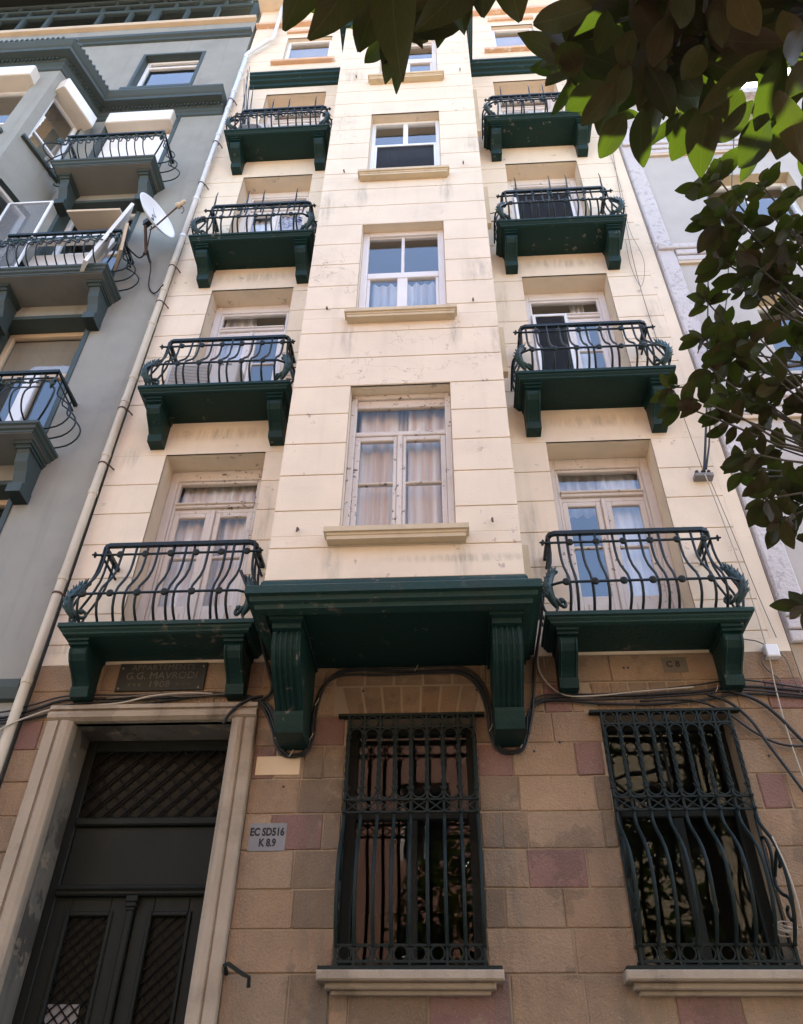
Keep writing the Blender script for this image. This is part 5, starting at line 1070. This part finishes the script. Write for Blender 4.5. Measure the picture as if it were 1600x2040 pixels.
MB().obox(ph, DN, up_d, DN.cross(up_d), 0.07, 0.07, 0.04).tube([ph, DC-DN*0.04], 0.03, 6).build('clamp', 'cable', ds)
MB().tube([pb_+Vector((0, 0, 0.1)), foot-DN*0.03+up_d*0.1], 0.008, 5).build('stay', 'cable', ds)
sw_ = MB(); uu = DN.cross(up_d)
pts = [DC+DN*(0.045+0.11*((a*a+b_*b_)/0.185)-0.09)+up_d*a+uu*b_ for a, b_ in ((0.26, 0.06), (0.17, 0.0), (0.13, -0.05), (0.10, 0.03), (0.04, -0.02), (-0.04, 0.02), (-0.12, -0.02), (-0.2, -0.04))]
sw_.tube(smooth_path([p+DN*0.004 for p in pts], 3), 0.005, 4); sw_.build('faded_mark', 'sign_grey', ds)
cable('cable', [(-4.38, -0.22, 12.6), (-4.30, -0.12, 12.3), (-4.28, -0.03, 11.95), (-4.15, -0.03, 11.75), (-3.98, -0.17, 11.75)], 0.010, 'cable', 'black cable drooping from the dish mast to the drainpipe')
cable('cable', [(-4.66, -0.4, 12.5), (-4.55, -0.12, 12.58), (-4.42, -0.20, 12.56)], 0.012, 'cable', 'black cable joining the dish mast to the grey balcony')
cable('cable', [tuple(lnb-up_d*0.03), tuple(lnb+Vector((0.06, 0, -0.05))), tuple(lnb+Vector((0.10, 0, -0.16))), tuple(lnb+Vector((0.08, 0, -0.24)))], 0.007, 'cable', 'short black cable hanging from the dish receiver')

# ================================================================== lilac building on the right
rb = thing('lilac_building', (7, 4, 0), 'pale lilac building on the right with pitted stucco bands, half hidden by leaves', 'building')
RX0, RX1, RT = 3.205, 14.0, 17.2
ROP = [(4.30, 5.75, 13.0, 14.45), (4.28, 5.75, 9.55, 11.15), (4.3, 5.75, 6.4, 7.95), (7.2, 8.6, 13.0, 14.45), (7.2, 8.6, 9.55, 11.15), (4.3, 5.75, 16.0, 17.0)]
MB().wallgrid(RX0, RX1, 5.66, RT, ROP, 0.02).build('wall', 'lilac', rb)
for h in ROP:
    m = MB().reveal(h, 0.02, 0.32); m.build('window_surround', 'cream_trim', rb)
    window('window', frame_bars(h[0], h[1], h[2], h[3], 0.08, 0.02)+[((h[0]+h[1])/2-0.04, (h[0]+h[1])/2+0.04, h[2]+0.08, h[3]-0.08)], [(h[0]+0.08, (h[0]+h[1])/2-0.04, h[2]+0.08, h[3]-0.08), ((h[0]+h[1])/2+0.04, h[1]-0.08, h[2]+0.08, h[3]-0.08)], 0.22, 'pvc', parent=rb)
MB().block(RX0+0.012, 3.47, 5.9, RT-0.02, -0.035, 0.02, 0.02).build('quoin', 'stucco', rb)
for z in (12.0, 15.22, 8.75):
    for k in range(3): MB().block(3.24 if k == 2 else 3.475, RX1, z+k*0.125, z+k*0.125+0.118, -0.03-0.025*k, 0.02, 0.012).build('stucco_band', 'stucco', rb)
    MB().block(3.475, RX1, z-0.06, z-0.002, -0.02, 0.02, 0.004).build('moulding', 'beige_frame', rb)
for k in range(3): MB().block(3.22, RX1, 5.66+k*0.13, 5.66+k*0.13+0.122, -0.03-0.02*k, 0.02, 0.01).build('stucco_band', 'stucco', rb)
MB().wallgrid(RX0, RX1, 0, 5.655, [], 0.02).build('base_wall', 'pale_stone', rb)
MB().box(RX0, RX1, 9, 9.2, 0, RT).build('rear_wall', 'room', rb); MB().box(RX1, RX1+0.2, 0.02, 9, 0, RT).build('side_wall', 'room', rb)
MB().box(RX0, RX1, -0.10, 9.2, RT, RT+0.2).build('roof', 'stucco', rb)
for z in (8.3, 11.7, 14.9): MB().box(RX0+0.3, RX1-0.1, 0.4, 8.9, z, z+0.12).build('floor_slab', 'room', rb)

# ================================================================== the other side of the street (seen in the panes, and it throws light back)
def opposite(x0, x1, top, mat, label, nf):
    t = thing('house', ((x0+x1)/2, -15, 0), label, 'house')
    ops = []
    n = max(1, int((x1-x0)/2.4)); st = (x1-x0)/n
    for i in range(n):
        for k in range(nf):
            c_ = x0+st*(i+0.5); z = 4.6+3.3*k
            ops.append((c_-0.6, c_+0.6, z, z+1.9))
    m = MB().wallgrid(x0, x1, 0, top, ops, -13.0)
    for o in ops: m.reveal(o, -13.0, -13.25)
    m.build('wall', mat, t)
    MB().box(x0, x1, -22, -13.02, top, top+0.2).build('roof', mat, t); MB().box(x0, x1, -22, -21.8, 0, top).build('rear_wall', 'room', t)
    for x in (x0, x1-0.1): MB().box(x, x+0.1, -21.8, -13.02, 0, top).build('side_wall', mat, t)
    for o in ops:
        f = MB()
        for q in frame_bars(o[0], o[1], o[2], o[3], 0.08)+[((o[0]+o[1])/2-0.04, (o[0]+o[1])/2+0.04, o[2], o[3])]: f.box(q[0], q[1], -13.26, -13.22, q[2], q[3])
        fo = f.build('window', 'pvc', t); MB().box(o[0], o[1], -13.28, -13.275, o[2], o[3]).build('pane', 'glass', fo)
    MB().box(x0-0.05, x1+0.05, -13.0, -12.7, top-0.25, top+0.2).build('cornice', 'cream', t)
    return t
opposite(-16, -5.4, 13.5, 'ochre_house', 'ochre plastered house across the street, far left', 3)
opposite(-5.3, 3.9, 14.2, 'pink_house', 'pink plastered house across the street facing the door', 3)
opposite(4.0, 15, 12.5, 'ochre_house', 'ochre plastered house across the street, far right', 3)
# ================================================================== magnolia
def leaf_mesh(name, length, width, seed):
    rn = random.Random(seed); vs = []; fs = []; uv = []
    nt_, ns = 10, 4; curl = rn.uniform(-0.25, 0.35); twist = rn.uniform(-0.5, 0.5); nib = rn.uniform(0.2, 0.8); wob = rn.uniform(0, 6); droop = rn.uniform(0.0, 0.09); fold = rn.uniform(0.12, 0.5); side = rn.uniform(-0.05, 0.05)
    for i in range(nt_+1):
        t = i/nt_
        hw = 0.5*width*max(0.03, (math.sin(math.pi*min(1, t**0.95*0.975+0.014)))**0.72)*(1 if t < 0.9 else 0.92)
        for j in range(ns+1):
            s = (j/ns-0.5)*2
            x = hw*s+side*length*math.sin(math.pi*t); z = fold*abs(x)-droop*length*t*t*1.4+0.024*length*math.sin(10*t+wob+2*s)*abs(s)+curl*max(0, t-0.55)**2+twist*x*t*0.6
            vs.append((x, t*length, z)); uv.append((0.5+0.5*s*max(0.15, hw/(0.5*width)), t))
    for i in range(nt_):
        for j in range(ns):
            a = i*(ns+1)+j; fs.append((a, a+1, a+ns+2, a+ns+1))
    return vs, fs, uv
VAR = [leaf_mesh('leaf', 1.0, 0.40, k) for k in range(12)]
def leaf_data(name):
    out = []
    for vs, fs, uv in VAR:
        me = bpy.data.meshes.new(name); me.from_pydata(vs, [], fs); me.materials.append(MAT['leaf'])
        l = me.uv_layers.new(name='uv')
        for poly in me.polygons:
            for li in poly.loop_indices: l.data[li].uv = uv[me.loops[li].vertex_index]
        me.polygons.foreach_set('use_smooth', [True]*len(me.polygons)); out.append(me)
    return out
LM = leaf_data('leaf')
def leaf_matrix(base, tip, width, topdir):
    b = Vector(base); y = Vector(tip)-b; L_ = y.length; y.normalize()
    z = Vector(topdir); z = (z-y*z.dot(y)).normalized(); x = y.cross(z)
    m = Matrix((x*(width/0.40), y*L_, z*L_)).transposed().to_4x4(); m.translation = b; return m
TR = Vector((3.5, -4.5, 0))
tree = thing('magnolia_tree', TR, 'magnolia tree with large dark leaves hanging in from the top right', 'tree')
leaves = []   # (distance to the eye level point under the crown, matrix)
EYE = Vector((0, -6.8, 1.6))
rn = random.Random(5)
HERO=[
(-0.148,-6.459,3.032,-0.227,-6.335,2.990,0.066),(-0.078,-6.443,3.003,-0.181,-6.328,2.957,0.071),(-0.073,-6.377,3.100,-0.114,-6.291,3.001,0.065),(-0.039,-6.496,2.947,-0.050,-6.280,2.928,0.077),(0.097,-6.416,3.047,-0.024,-6.318,2.998,0.070),(0.044,-6.376,3.183,0.062,-6.277,3.087,0.049),(0.091,-6.433,3.079,0.082,-6.335,3.001,0.063),(0.124,-6.424,3.110,0.143,-6.315,3.014,0.068),(-0.129,-6.434,3.184,-0.177,-6.311,3.144,0.076),(0.008,-6.438,3.160,0.006,-6.314,3.124,0.075),(0.327,-6.193,3.439,0.199,-6.189,3.383,0.065),(0.401,-6.005,3.525,0.299,-5.971,3.492,0.064),(0.404,-6.023,3.491,0.329,-5.960,3.433,0.057),(0.436,-5.960,3.618,0.387,-5.884,3.538,0.067),(0.436,-5.956,3.492,0.384,-5.872,3.456,0.072),(0.473,-5.967,3.488,0.485,-5.858,3.429,0.058),(0.589,-5.964,3.481,0.552,-5.857,3.456,0.072),(0.599,-6.026,3.396,0.589,-5.872,3.348,0.080),(0.370,-6.006,3.759,0.301,-5.995,3.677,0.074),(0.352,-5.967,3.683,0.313,-6.021,3.695,0.075),(0.701,-5.988,3.448,0.616,-5.930,3.380,0.051),(0.689,-6.018,3.319,0.635,-5.939,3.247,0.083),(0.804,-5.872,3.546,0.732,-5.778,3.491,0.049),(0.808,-5.950,3.447,0.776,-5.866,3.419,0.076),(0.770,-6.007,3.275,0.746,-5.950,3.264,0.062),(0.676,-6.119,3.371,0.560,-6.005,3.364,0.057),(0.691,-6.125,3.327,0.657,-6.001,3.276,0.061),(0.579,-6.256,3.341,0.599,-6.187,3.243,0.068),(0.627,-6.112,3.625,0.654,-6.049,3.581,0.045),(0.592,-5.981,3.702,0.642,-5.933,3.615,0.072),(0.533,-6.103,3.636,0.496,-6.031,3.553,0.064),(0.465,-6.071,3.652,0.439,-6.010,3.590,0.060),(0.415,-6.090,3.729,0.392,-6.016,3.667,0.061),(0.502,-6.005,3.620,0.564,-5.911,3.554,0.073),(0.528,-6.048,3.618,0.492,-5.918,3.615,0.072),(0.450,-6.026,3.602,0.421,-5.951,3.532,0.073),(0.575,-6.097,3.475,0.547,-6.027,3.476,0.061),(0.736,-6.150,3.377,0.681,-6.121,3.289,0.060),(0.724,-6.155,3.473,0.738,-6.113,3.378,0.062),(0.579,-6.149,3.639,0.544,-6.093,3.574,0.067),(0.508,-6.133,3.774,0.482,-6.041,3.737,0.071),(0.397,-6.207,3.575,0.322,-6.149,3.592,0.061),(0.745,-6.120,3.309,0.697,-6.074,3.266,0.059),(0.733,-5.940,3.612,0.680,-5.886,3.531,0.073),(0.672,-6.088,3.258,0.730,-5.975,3.176,0.065),(0.674,-6.134,3.705,0.641,-6.050,3.625,0.070),]
CANOPY=[(1.44,-5.06,7.73),(1.07,-5.46,6.41),(1.69,-5.69,7.14),(2.43,-5.42,7.65),(0.96,-5.48,6.54),(1.37,-4.74,8.17),(1.33,-4.54,7.18),(0.92,-5.89,6.23),(1.27,-5.55,7.22),(1.87,-5.40,6.92),(1.82,-5.30,8.12),(1.56,-5.27,7.16),(1.12,-5.87,6.53),(1.23,-5.59,6.98),(1.00,-5.89,6.30),(1.03,-5.46,6.04),(1.02,-5.25,6.95),(0.98,-4.77,6.25),(0.99,-5.40,6.33),(2.24,-5.24,7.66),(1.44,-4.48,8.18),(0.98,-5.91,6.15),(2.65,-4.98,7.46),(2.00,-5.79,6.51),(2.01,-5.74,6.46),(1.10,-5.38,6.76),(1.77,-5.30,7.81),(1.50,-5.41,7.74),(1.88,-5.72,6.99),(1.67,-5.76,6.43),(1.04,-5.14,6.45),(1.13,-5.48,7.63),(1.54,-5.84,6.47),(1.31,-5.10,6.87),(1.64,-5.86,5.86),(1.88,-5.28,7.91),(1.29,-4.58,7.18),(2.12,-5.48,7.06),(1.81,-5.72,6.68),(1.26,-4.87,7.69),(1.61,-4.99,8.37),(1.46,-4.31,7.41),(2.45,-4.43,6.77),(2.13,-4.93,8.07),(2.25,-4.85,6.05),(1.36,-5.51,7.80),(1.11,-5.43,6.99),(1.23,-5.41,7.92),(1.25,-5.05,7.20),(1.05,-5.82,6.53)]
NEAR=[(0.439,-5.805,4.216),(1.136,-5.850,4.304),(0.910,-5.660,4.574),(1.105,-5.474,5.096),(0.943,-5.694,4.811),(0.791,-5.663,5.312),(0.634,-6.034,3.696),(0.579,-6.016,3.721),(0.713,-5.980,3.742),(1.024,-5.703,4.712),(0.835,-5.538,4.816),(0.498,-5.901,4.892),(1.230,-5.741,4.482),(0.628,-5.935,4.222),(0.667,-5.848,4.159),(0.567,-5.945,3.709),(0.814,-5.792,4.112),(0.544,-5.871,4.083),(0.658,-5.748,4.858),(0.477,-5.971,4.303),(1.284,-5.632,4.929),(0.624,-5.809,4.798),(0.874,-6.084,3.836),(0.986,-5.772,4.984),(0.935,-6.033,4.096),(1.251,-5.553,4.818),(0.627,-6.038,4.217),(0.952,-5.966,4.197),(0.737,-5.863,4.349),(1.365,-5.814,5.122),(1.383,-5.554,5.044),(1.384,-5.435,4.774),(0.853,-5.894,4.099),(0.543,-6.109,3.850),(1.044,-5.723,4.958),(0.543,-5.563,4.807),(1.230,-5.514,4.356),(0.380,-5.926,4.011),(0.706,-5.686,4.507),(0.847,-5.500,4.559),(0.848,-5.710,5.102),(0.773,-5.743,4.185),(0.708,-5.646,5.031),(0.726,-5.477,5.160),(-0.052,-6.246,3.312),(-0.072,-6.184,3.396),(-0.005,-6.211,3.511),(0.048,-6.234,3.518),(-0.141,-6.286,3.267),(0.702,-6.297,3.414),(0.642,-6.270,3.484),(0.577,-6.327,4.125),(0.754,-6.195,4.368),(0.332,-6.474,3.701),(0.579,-6.311,4.678),(0.882,-6.387,4.013),(0.557,-6.350,3.913),(0.752,-6.263,3.851),(0.433,-6.398,3.666),(0.718,-6.216,3.875),(0.425,-6.390,3.976),(0.748,-6.194,3.860),(0.863,-6.235,3.897),(0.700,-6.205,4.291),(0.667,-6.199,3.990),(0.617,-6.193,4.299),(0.440,-6.300,4.021),(0.901,-6.151,3.783),(0.851,-6.232,3.676),(0.564,-6.461,5.001),(0.902,-6.079,4.826),(0.789,-6.237,4.455),(0.009,-6.486,3.584),(0.047,-6.413,3.643),(0.006,-6.490,5.171),(0.141,-6.524,5.101),(0.037,-6.168,4.749),(1.027,-6.132,4.385),(0.996,-6.490,4.817),(0.424,-6.399,3.713),(0.636,-6.341,3.559),(0.373,-6.250,5.027),(0.166,-6.553,4.032),(0.650,-6.286,4.179),(0.328,-6.448,4.186),(0.415,-6.534,4.458),(1.242,-6.325,4.670),(0.104,-6.216,4.908),(0.743,-6.355,4.337),(0.579,-6.319,3.740),(-0.000,-6.140,5.190),(0.629,-6.329,4.799),(0.102,-6.536,3.942),(0.525,-6.496,3.941),(0.702,-6.241,3.968),(0.951,-6.302,4.970),(0.516,-6.515,3.918),(-0.086,-6.429,4.262),(0.095,-6.478,4.158),(1.091,-6.402,5.202),(0.503,-6.330,4.358),(0.999,-6.200,4.367),(0.637,-6.149,5.023),(0.534,-6.111,5.225),(0.402,-6.528,3.974),(1.047,-6.136,5.113),(0.753,-6.522,3.799),(0.245,-6.465,4.842),(0.848,-6.280,3.849),(0.906,-6.446,4.185),(0.583,-6.590,3.676),(0.834,-6.469,4.085),(0.448,-6.442,3.529),(0.317,-6.400,4.429),(0.202,-6.210,5.267),(0.303,-6.455,3.766),(0.186,-6.421,3.762),(0.775,-6.338,3.578),(1.215,-6.337,4.731),(0.921,-6.398,4.656),(0.639,-6.310,3.944),(0.977,-6.089,4.575),(0.557,-6.518,4.421),(0.389,-6.215,4.744),(0.653,-6.460,4.675),(0.838,-6.411,5.081),(0.887,-6.429,5.149),(0.076,-6.405,4.872),(0.720,-6.294,4.641),(0.378,-6.514,3.868),(-0.043,-6.212,4.906),(0.550,-6.305,4.141),(0.283,-6.336,5.129),(-0.057,-6.452,4.019),(0.760,-6.454,4.061),(0.482,-6.272,4.913),(0.270,-6.356,3.740),(0.176,-6.600,3.787),(0.717,-6.366,3.777)]
FAR=[(1.464,-4.493,5.871),(1.444,-4.659,5.606),(1.730,-4.386,5.964),(1.759,-4.504,5.783),(1.914,-4.399,5.894),(1.648,-4.849,5.103),(1.327,-4.643,5.302),(1.348,-4.754,5.149),(1.491,-4.420,5.409),(1.532,-4.559,5.361),(1.502,-4.669,5.084),(1.734,-4.499,5.496),(1.647,-4.678,5.077),(1.774,-4.531,5.202),(1.404,-4.445,5.228),(1.663,-4.164,5.639),(1.614,-4.405,5.331),(1.513,-4.388,5.162),(1.511,-4.542,4.989),(1.708,-4.393,5.296),(1.870,-4.297,5.411),(1.486,-4.027,5.455),(1.647,-3.923,5.622),(1.711,-4.034,5.539),(1.579,-4.327,5.074),(1.630,-4.452,4.992),(1.957,-4.066,5.379),(1.905,-4.025,5.418),(1.343,-3.996,5.269),(1.514,-3.771,5.455),(1.507,-3.910,5.194),(1.489,-4.119,5.001),(1.518,-4.204,4.905),(1.529,-4.291,4.763),(1.810,-3.929,5.194),(1.988,-3.778,5.332),(2.042,-3.850,5.372),(1.447,-3.872,5.073),(1.594,-3.777,5.202),(1.770,-3.612,5.348),(1.829,-3.713,5.244),(1.835,-3.828,5.040),(1.852,-3.963,4.879),(1.276,-3.724,5.082),(1.220,-3.888,4.766),(1.305,-3.913,4.772),(1.540,-3.659,5.150),(1.716,-3.436,5.308),(1.655,-3.746,4.981),(1.699,-3.825,4.830),(1.486,-3.781,4.812),(1.860,-3.831,4.815),(1.927,-3.535,5.015),(1.682,-3.703,4.788),(2.071,-3.395,5.031),(1.512,-3.784,4.510),(1.633,-3.683,4.586),(1.787,-3.592,4.725),(1.834,-3.652,4.588),(1.721,-3.236,4.897),(1.801,-3.244,4.826),(1.925,-3.186,4.855),(1.899,-3.413,4.609),(1.550,-3.732,4.234),(1.814,-3.357,4.535),(1.895,-3.392,4.483),(1.767,-3.345,4.404),(1.756,-3.531,4.284),(1.947,-2.930,4.115),(2.078,-3.768,5.295),(1.756,-4.497,4.915),(1.960,-4.427,5.501),(1.903,-3.721,4.553),(1.969,-3.452,4.446)]

UPV = Vector((0.1, 0.35, 0.93))
for q in HERO:
    leaves.append((-100, leaf_matrix(q[:3], q[3:6], q[6]*0.9, UPV+Vector((rn.uniform(-0.35, 0.35), rn.uniform(-0.25, 0.25), 0)))))
def rosette(p, d, n, L_, wf, tight=1.0, face=Vector((-0.1, 0.2, 1.5))):
    d = Vector(d).normalized(); u = d.orthogonal().normalized(); w_ = d.cross(u); ph = rn.uniform(0, 6.3)
    for k in range(n):
        a = ph+k*2.4+rn.uniform(-0.3, 0.3); e = rn.uniform(0.15, 0.9)*tight
        r = math.cos(a)*u+math.sin(a)*w_
        y = (r*math.cos(e*0.8)+d*math.sin(e*0.8)+Vector((0, 0, -0.12))).normalized()
        L2 = L_*rn.choice((0.55, 0.75, 0.9, 1.0, 1.1))*rn.uniform(0.92, 1.08); b = Vector(p)-d*rn.uniform(0, 0.05)+r*0.008
        z = d*0.5-r*0.25+face+Vector((rn.uniform(-0.3, 0.3), rn.uniform(-0.3, 0.3), 0))
        if abs(z.normalized().dot(y)) > 0.97: z = Vector((0.3, 0.2, 1))
        leaves.append(((b-EYE).length, leaf_matrix(b, b+y*L2, L2*wf*rn.uniform(0.85, 1.1), z)))
def twig(pts, r0, r1): 
    n = len(pts); return MB().tube(pts, [r0+(r1-r0)*i/(n-1) for i in range(n)], 6)
def limb(a, b, r0, r1, sag=0.0, k=6, nm='branch'):
    a, b = Vector(a), Vector(b); pts = []
    for i in range(k+1):
        t = i/k; p = a.lerp(b, t); j = 0.05*(b-a).length*math.sin(math.pi*t)
        pts.append(p+Vector((rn.uniform(-j, j)*0.5, rn.uniform(-j, j)*0.5, -sag*math.sin(math.pi*t)+rn.uniform(-j, j)*0.4)))
    twig(pts, r0, r1).build(nm, 'bark', tree, smooth=True); return pts
MB().tube(smooth_path([TR, TR+Vector((0.03, 0, 1.2)), TR+Vector((-0.04, 0.02, 2.6)), TR+Vector((0.05, 0.05, 4.4)), TR+Vector((0.0, 0.1, 6.4)), TR+Vector((0.1, 0.2, 8.2))], 4), [0.19-0.007*i for i in range(21)], 12).build('trunk', 'bark', tree, smooth=True)
# limb towards the eye: hanging sprays over the street
nl = limb(TR+Vector((0, 0, 3.6)), (1.15, -5.95, 3.95), 0.06, 0.022, -0.15, 10)
nl2 = limb((1.15, -5.95, 3.95), (0.10, -6.45, 3.40), 0.020, 0.008, -0.05, 8)
limb(nl[5], (0.95, -5.5, 4.6), 0.025, 0.010)
for i, p in enumerate(NEAR):  # visible sprays plus unseen clusters added to keep sun and sky off them
    p = Vector(p); a = min(nl+nl2, key=lambda q: (q-p).length)
    d = (p-a)
    if d.length > 0.05 and d.length < 1.3: limb(a, p, 0.008, 0.004, 0, 4, 'twig')
    rosette(p, Vector((rn.uniform(-0.5, 0.5), rn.uniform(-0.6, 0.4), rn.uniform(0.2, 0.9))), rn.randint(6, 9), 0.185 if (p-EYE).length > 2.2 else 0.11, 0.37)
# limbs towards the facade: denser, further off
fl = []; FACE = Vector((0.45, 0.75, 1.0))*1.3   # these leaves hang over towards the street and show their undersides
for tgt, z in (((2.25, -3.6, 4.5), 3.4), ((2.1, -3.3, 5.7), 4.4), ((2.5, -3.1, 6.6), 5.4), ((2.45, -3.7, 5.2), 4.0), ((2.6, -3.9, 3.9), 3.0)):
    fl += limb(TR+Vector((0, 0, z)), tgt, 0.05, 0.012, -0.1, 8)
for i, p in enumerate(FAR):
    if i % 6 == 4: continue
    p = Vector(p); a = min(fl, key=lambda q: (q-p).length); limb(a, p, 0.009, 0.004, 0.02, 4, 'twig')
    rosette(p, (p-a).normalized()+Vector((0, 0, 0.5)), rn.randint(6, 8), 0.142, 0.50, 1.0, FACE)
    if i % 3: continue
    q = p+Vector((rn.uniform(0.02, 0.25), rn.uniform(-0.1, 0.3), rn.uniform(-0.15, 0.15)))
    rosette(q, (rn.uniform(-0.6, 0.3), rn.uniform(-0.6, 0.6), rn.uniform(0.1, 0.9)), 7, 0.15, 0.50, 1.0, FACE)
# rest of the crown, right of the picture
for k in range(150):
    a = rn.uniform(0, 6.28); r = rn.uniform(0.3, 2.0); z = rn.uniform(3.6, 8.2)
    p = TR+Vector((abs(math.cos(a))*r*0.9+0.25, math.sin(a)*r, z))
    rosette(p, (math.cos(a), math.sin(a), 0.6), 8, 0.17, 0.40)
for p in CANOPY:   # upper boughs, mostly hidden, added to shade the leaves below
    p = Vector(p); a = TR+Vector((0, 0, min(8, p.z-0.8)))
    rosette(p, (rn.uniform(-0.5, 0.5), rn.uniform(-0.5, 0.5), 0.8), 9, 0.18, 0.44)
for k in range(6):
    limb(TR+Vector((0, 0, 5+0.4*k)), CANOPY[k*8], 0.04, 0.012, -0.1, 7)
leaves.sort(key=lambda q: q[0])
for i, (dst, m) in enumerate(leaves[:300]):
    o = bpy.data.objects.new('leaf', LM[i % 12]); COL.objects.link(o); o.parent = tree; m2 = m.copy(); m2.translation = m.translation-TR; o.matrix_basis = m2
mb = []; mf = []; mu = []
for i, (dst, m) in enumerate(leaves[300:]):
    vs, fs, uv = VAR[i % 12]; o = len(mb); mm = Matrix.Translation(-TR) @ m
    mb += [tuple(mm @ Vector(v)) for v in vs]; mf += [tuple(q+o for q in f) for f in fs]; mu += uv
me = bpy.data.meshes.new('foliage'); me.from_pydata(mb, [], mf); me.materials.append(MAT['leaf'])
l = me.uv_layers.new(name='uv'); vi = [0]*len(me.loops); me.loops.foreach_get('vertex_index', vi)
l.data.foreach_set('uv', [c for q in vi for c in mu[q]]); me.polygons.foreach_set('use_smooth', [True]*len(me.polygons))
fo = bpy.data.objects.new('foliage', me); COL.objects.link(fo); fo.parent = tree; fo['kind'] = 'stuff'
# street trees on the far pavement, some added to darken the lower facade
def street_tree(x, y, h, label, seed):
    rr = random.Random(seed); o = Vector((x, y, 0)); t = thing('street_tree', o, label, 'tree', 'trees across the street')
    MB().tube([o, o+Vector((0.05, 0, h*0.3)), o+Vector((-0.03, 0.05, h*0.55)), o+Vector((0.04, 0, h*0.9))], [0.16, 0.12, 0.09, 0.02], 8).build('trunk', 'bark', t, smooth=True)
    b = []; f = []; u = []
    for k in range(1700):
        a, e = rr.uniform(0, 6.28), rr.uniform(-1, 1); r = rr.uniform(0.5, 1)**0.5
        p = Vector((math.cos(a)*math.sqrt(1-e*e)*r*1.7, math.sin(a)*math.sqrt(1-e*e)*r*1.5, h*0.62+e*r*h*0.36))
        y_ = Vector((rr.uniform(-1, 1), rr.uniform(-1, 1), rr.uniform(-0.6, 0.5))); m = leaf_matrix(p, p+y_.normalized()*0.3, 0.13, (rr.uniform(-0.5, 0.5), rr.uniform(-0.5, 0.5), 1))
        vs, fs, uv = VAR[k % 6]; n0 = len(b); b += [tuple(m @ Vector(v)) for v in vs]; f += [tuple(q+n0 for q in g) for g in fs]; u += uv
    me = bpy.data.meshes.new('crown'); me.from_pydata(b, [], f); me.materials.append(MAT['leaf'])
    l = me.uv_layers.new(name='uv'); vi = [0]*len(me.loops); me.loops.foreach_get('vertex_index', vi); l.data.foreach_set('uv', [c for q in vi for c in u[q]])
    c = bpy.data.objects.new('crown', me); COL.objects.link(c); c.parent = t; c['kind'] = 'stuff'
street_tree(3.6, -10.6, 8.5, 'dark street tree on the far pavement, right of the pink house', 1)
street_tree(-3.6, -10.6, 7.5, 'dark street tree on the far pavement, left of the pink house', 2)
street_tree(0.2, -10.7, 8.0, 'dark street tree, added for shade, on the far pavement in front of the pink house', 3)
street_tree(-8.0, -10.6, 9.0, 'dark street tree, added for shade, on the far pavement in front of the far left ochre house', 4)
street_tree(8.2, -10.6, 9.0, 'dark street tree, added for shade, on the far pavement in front of the far right ochre house', 5)
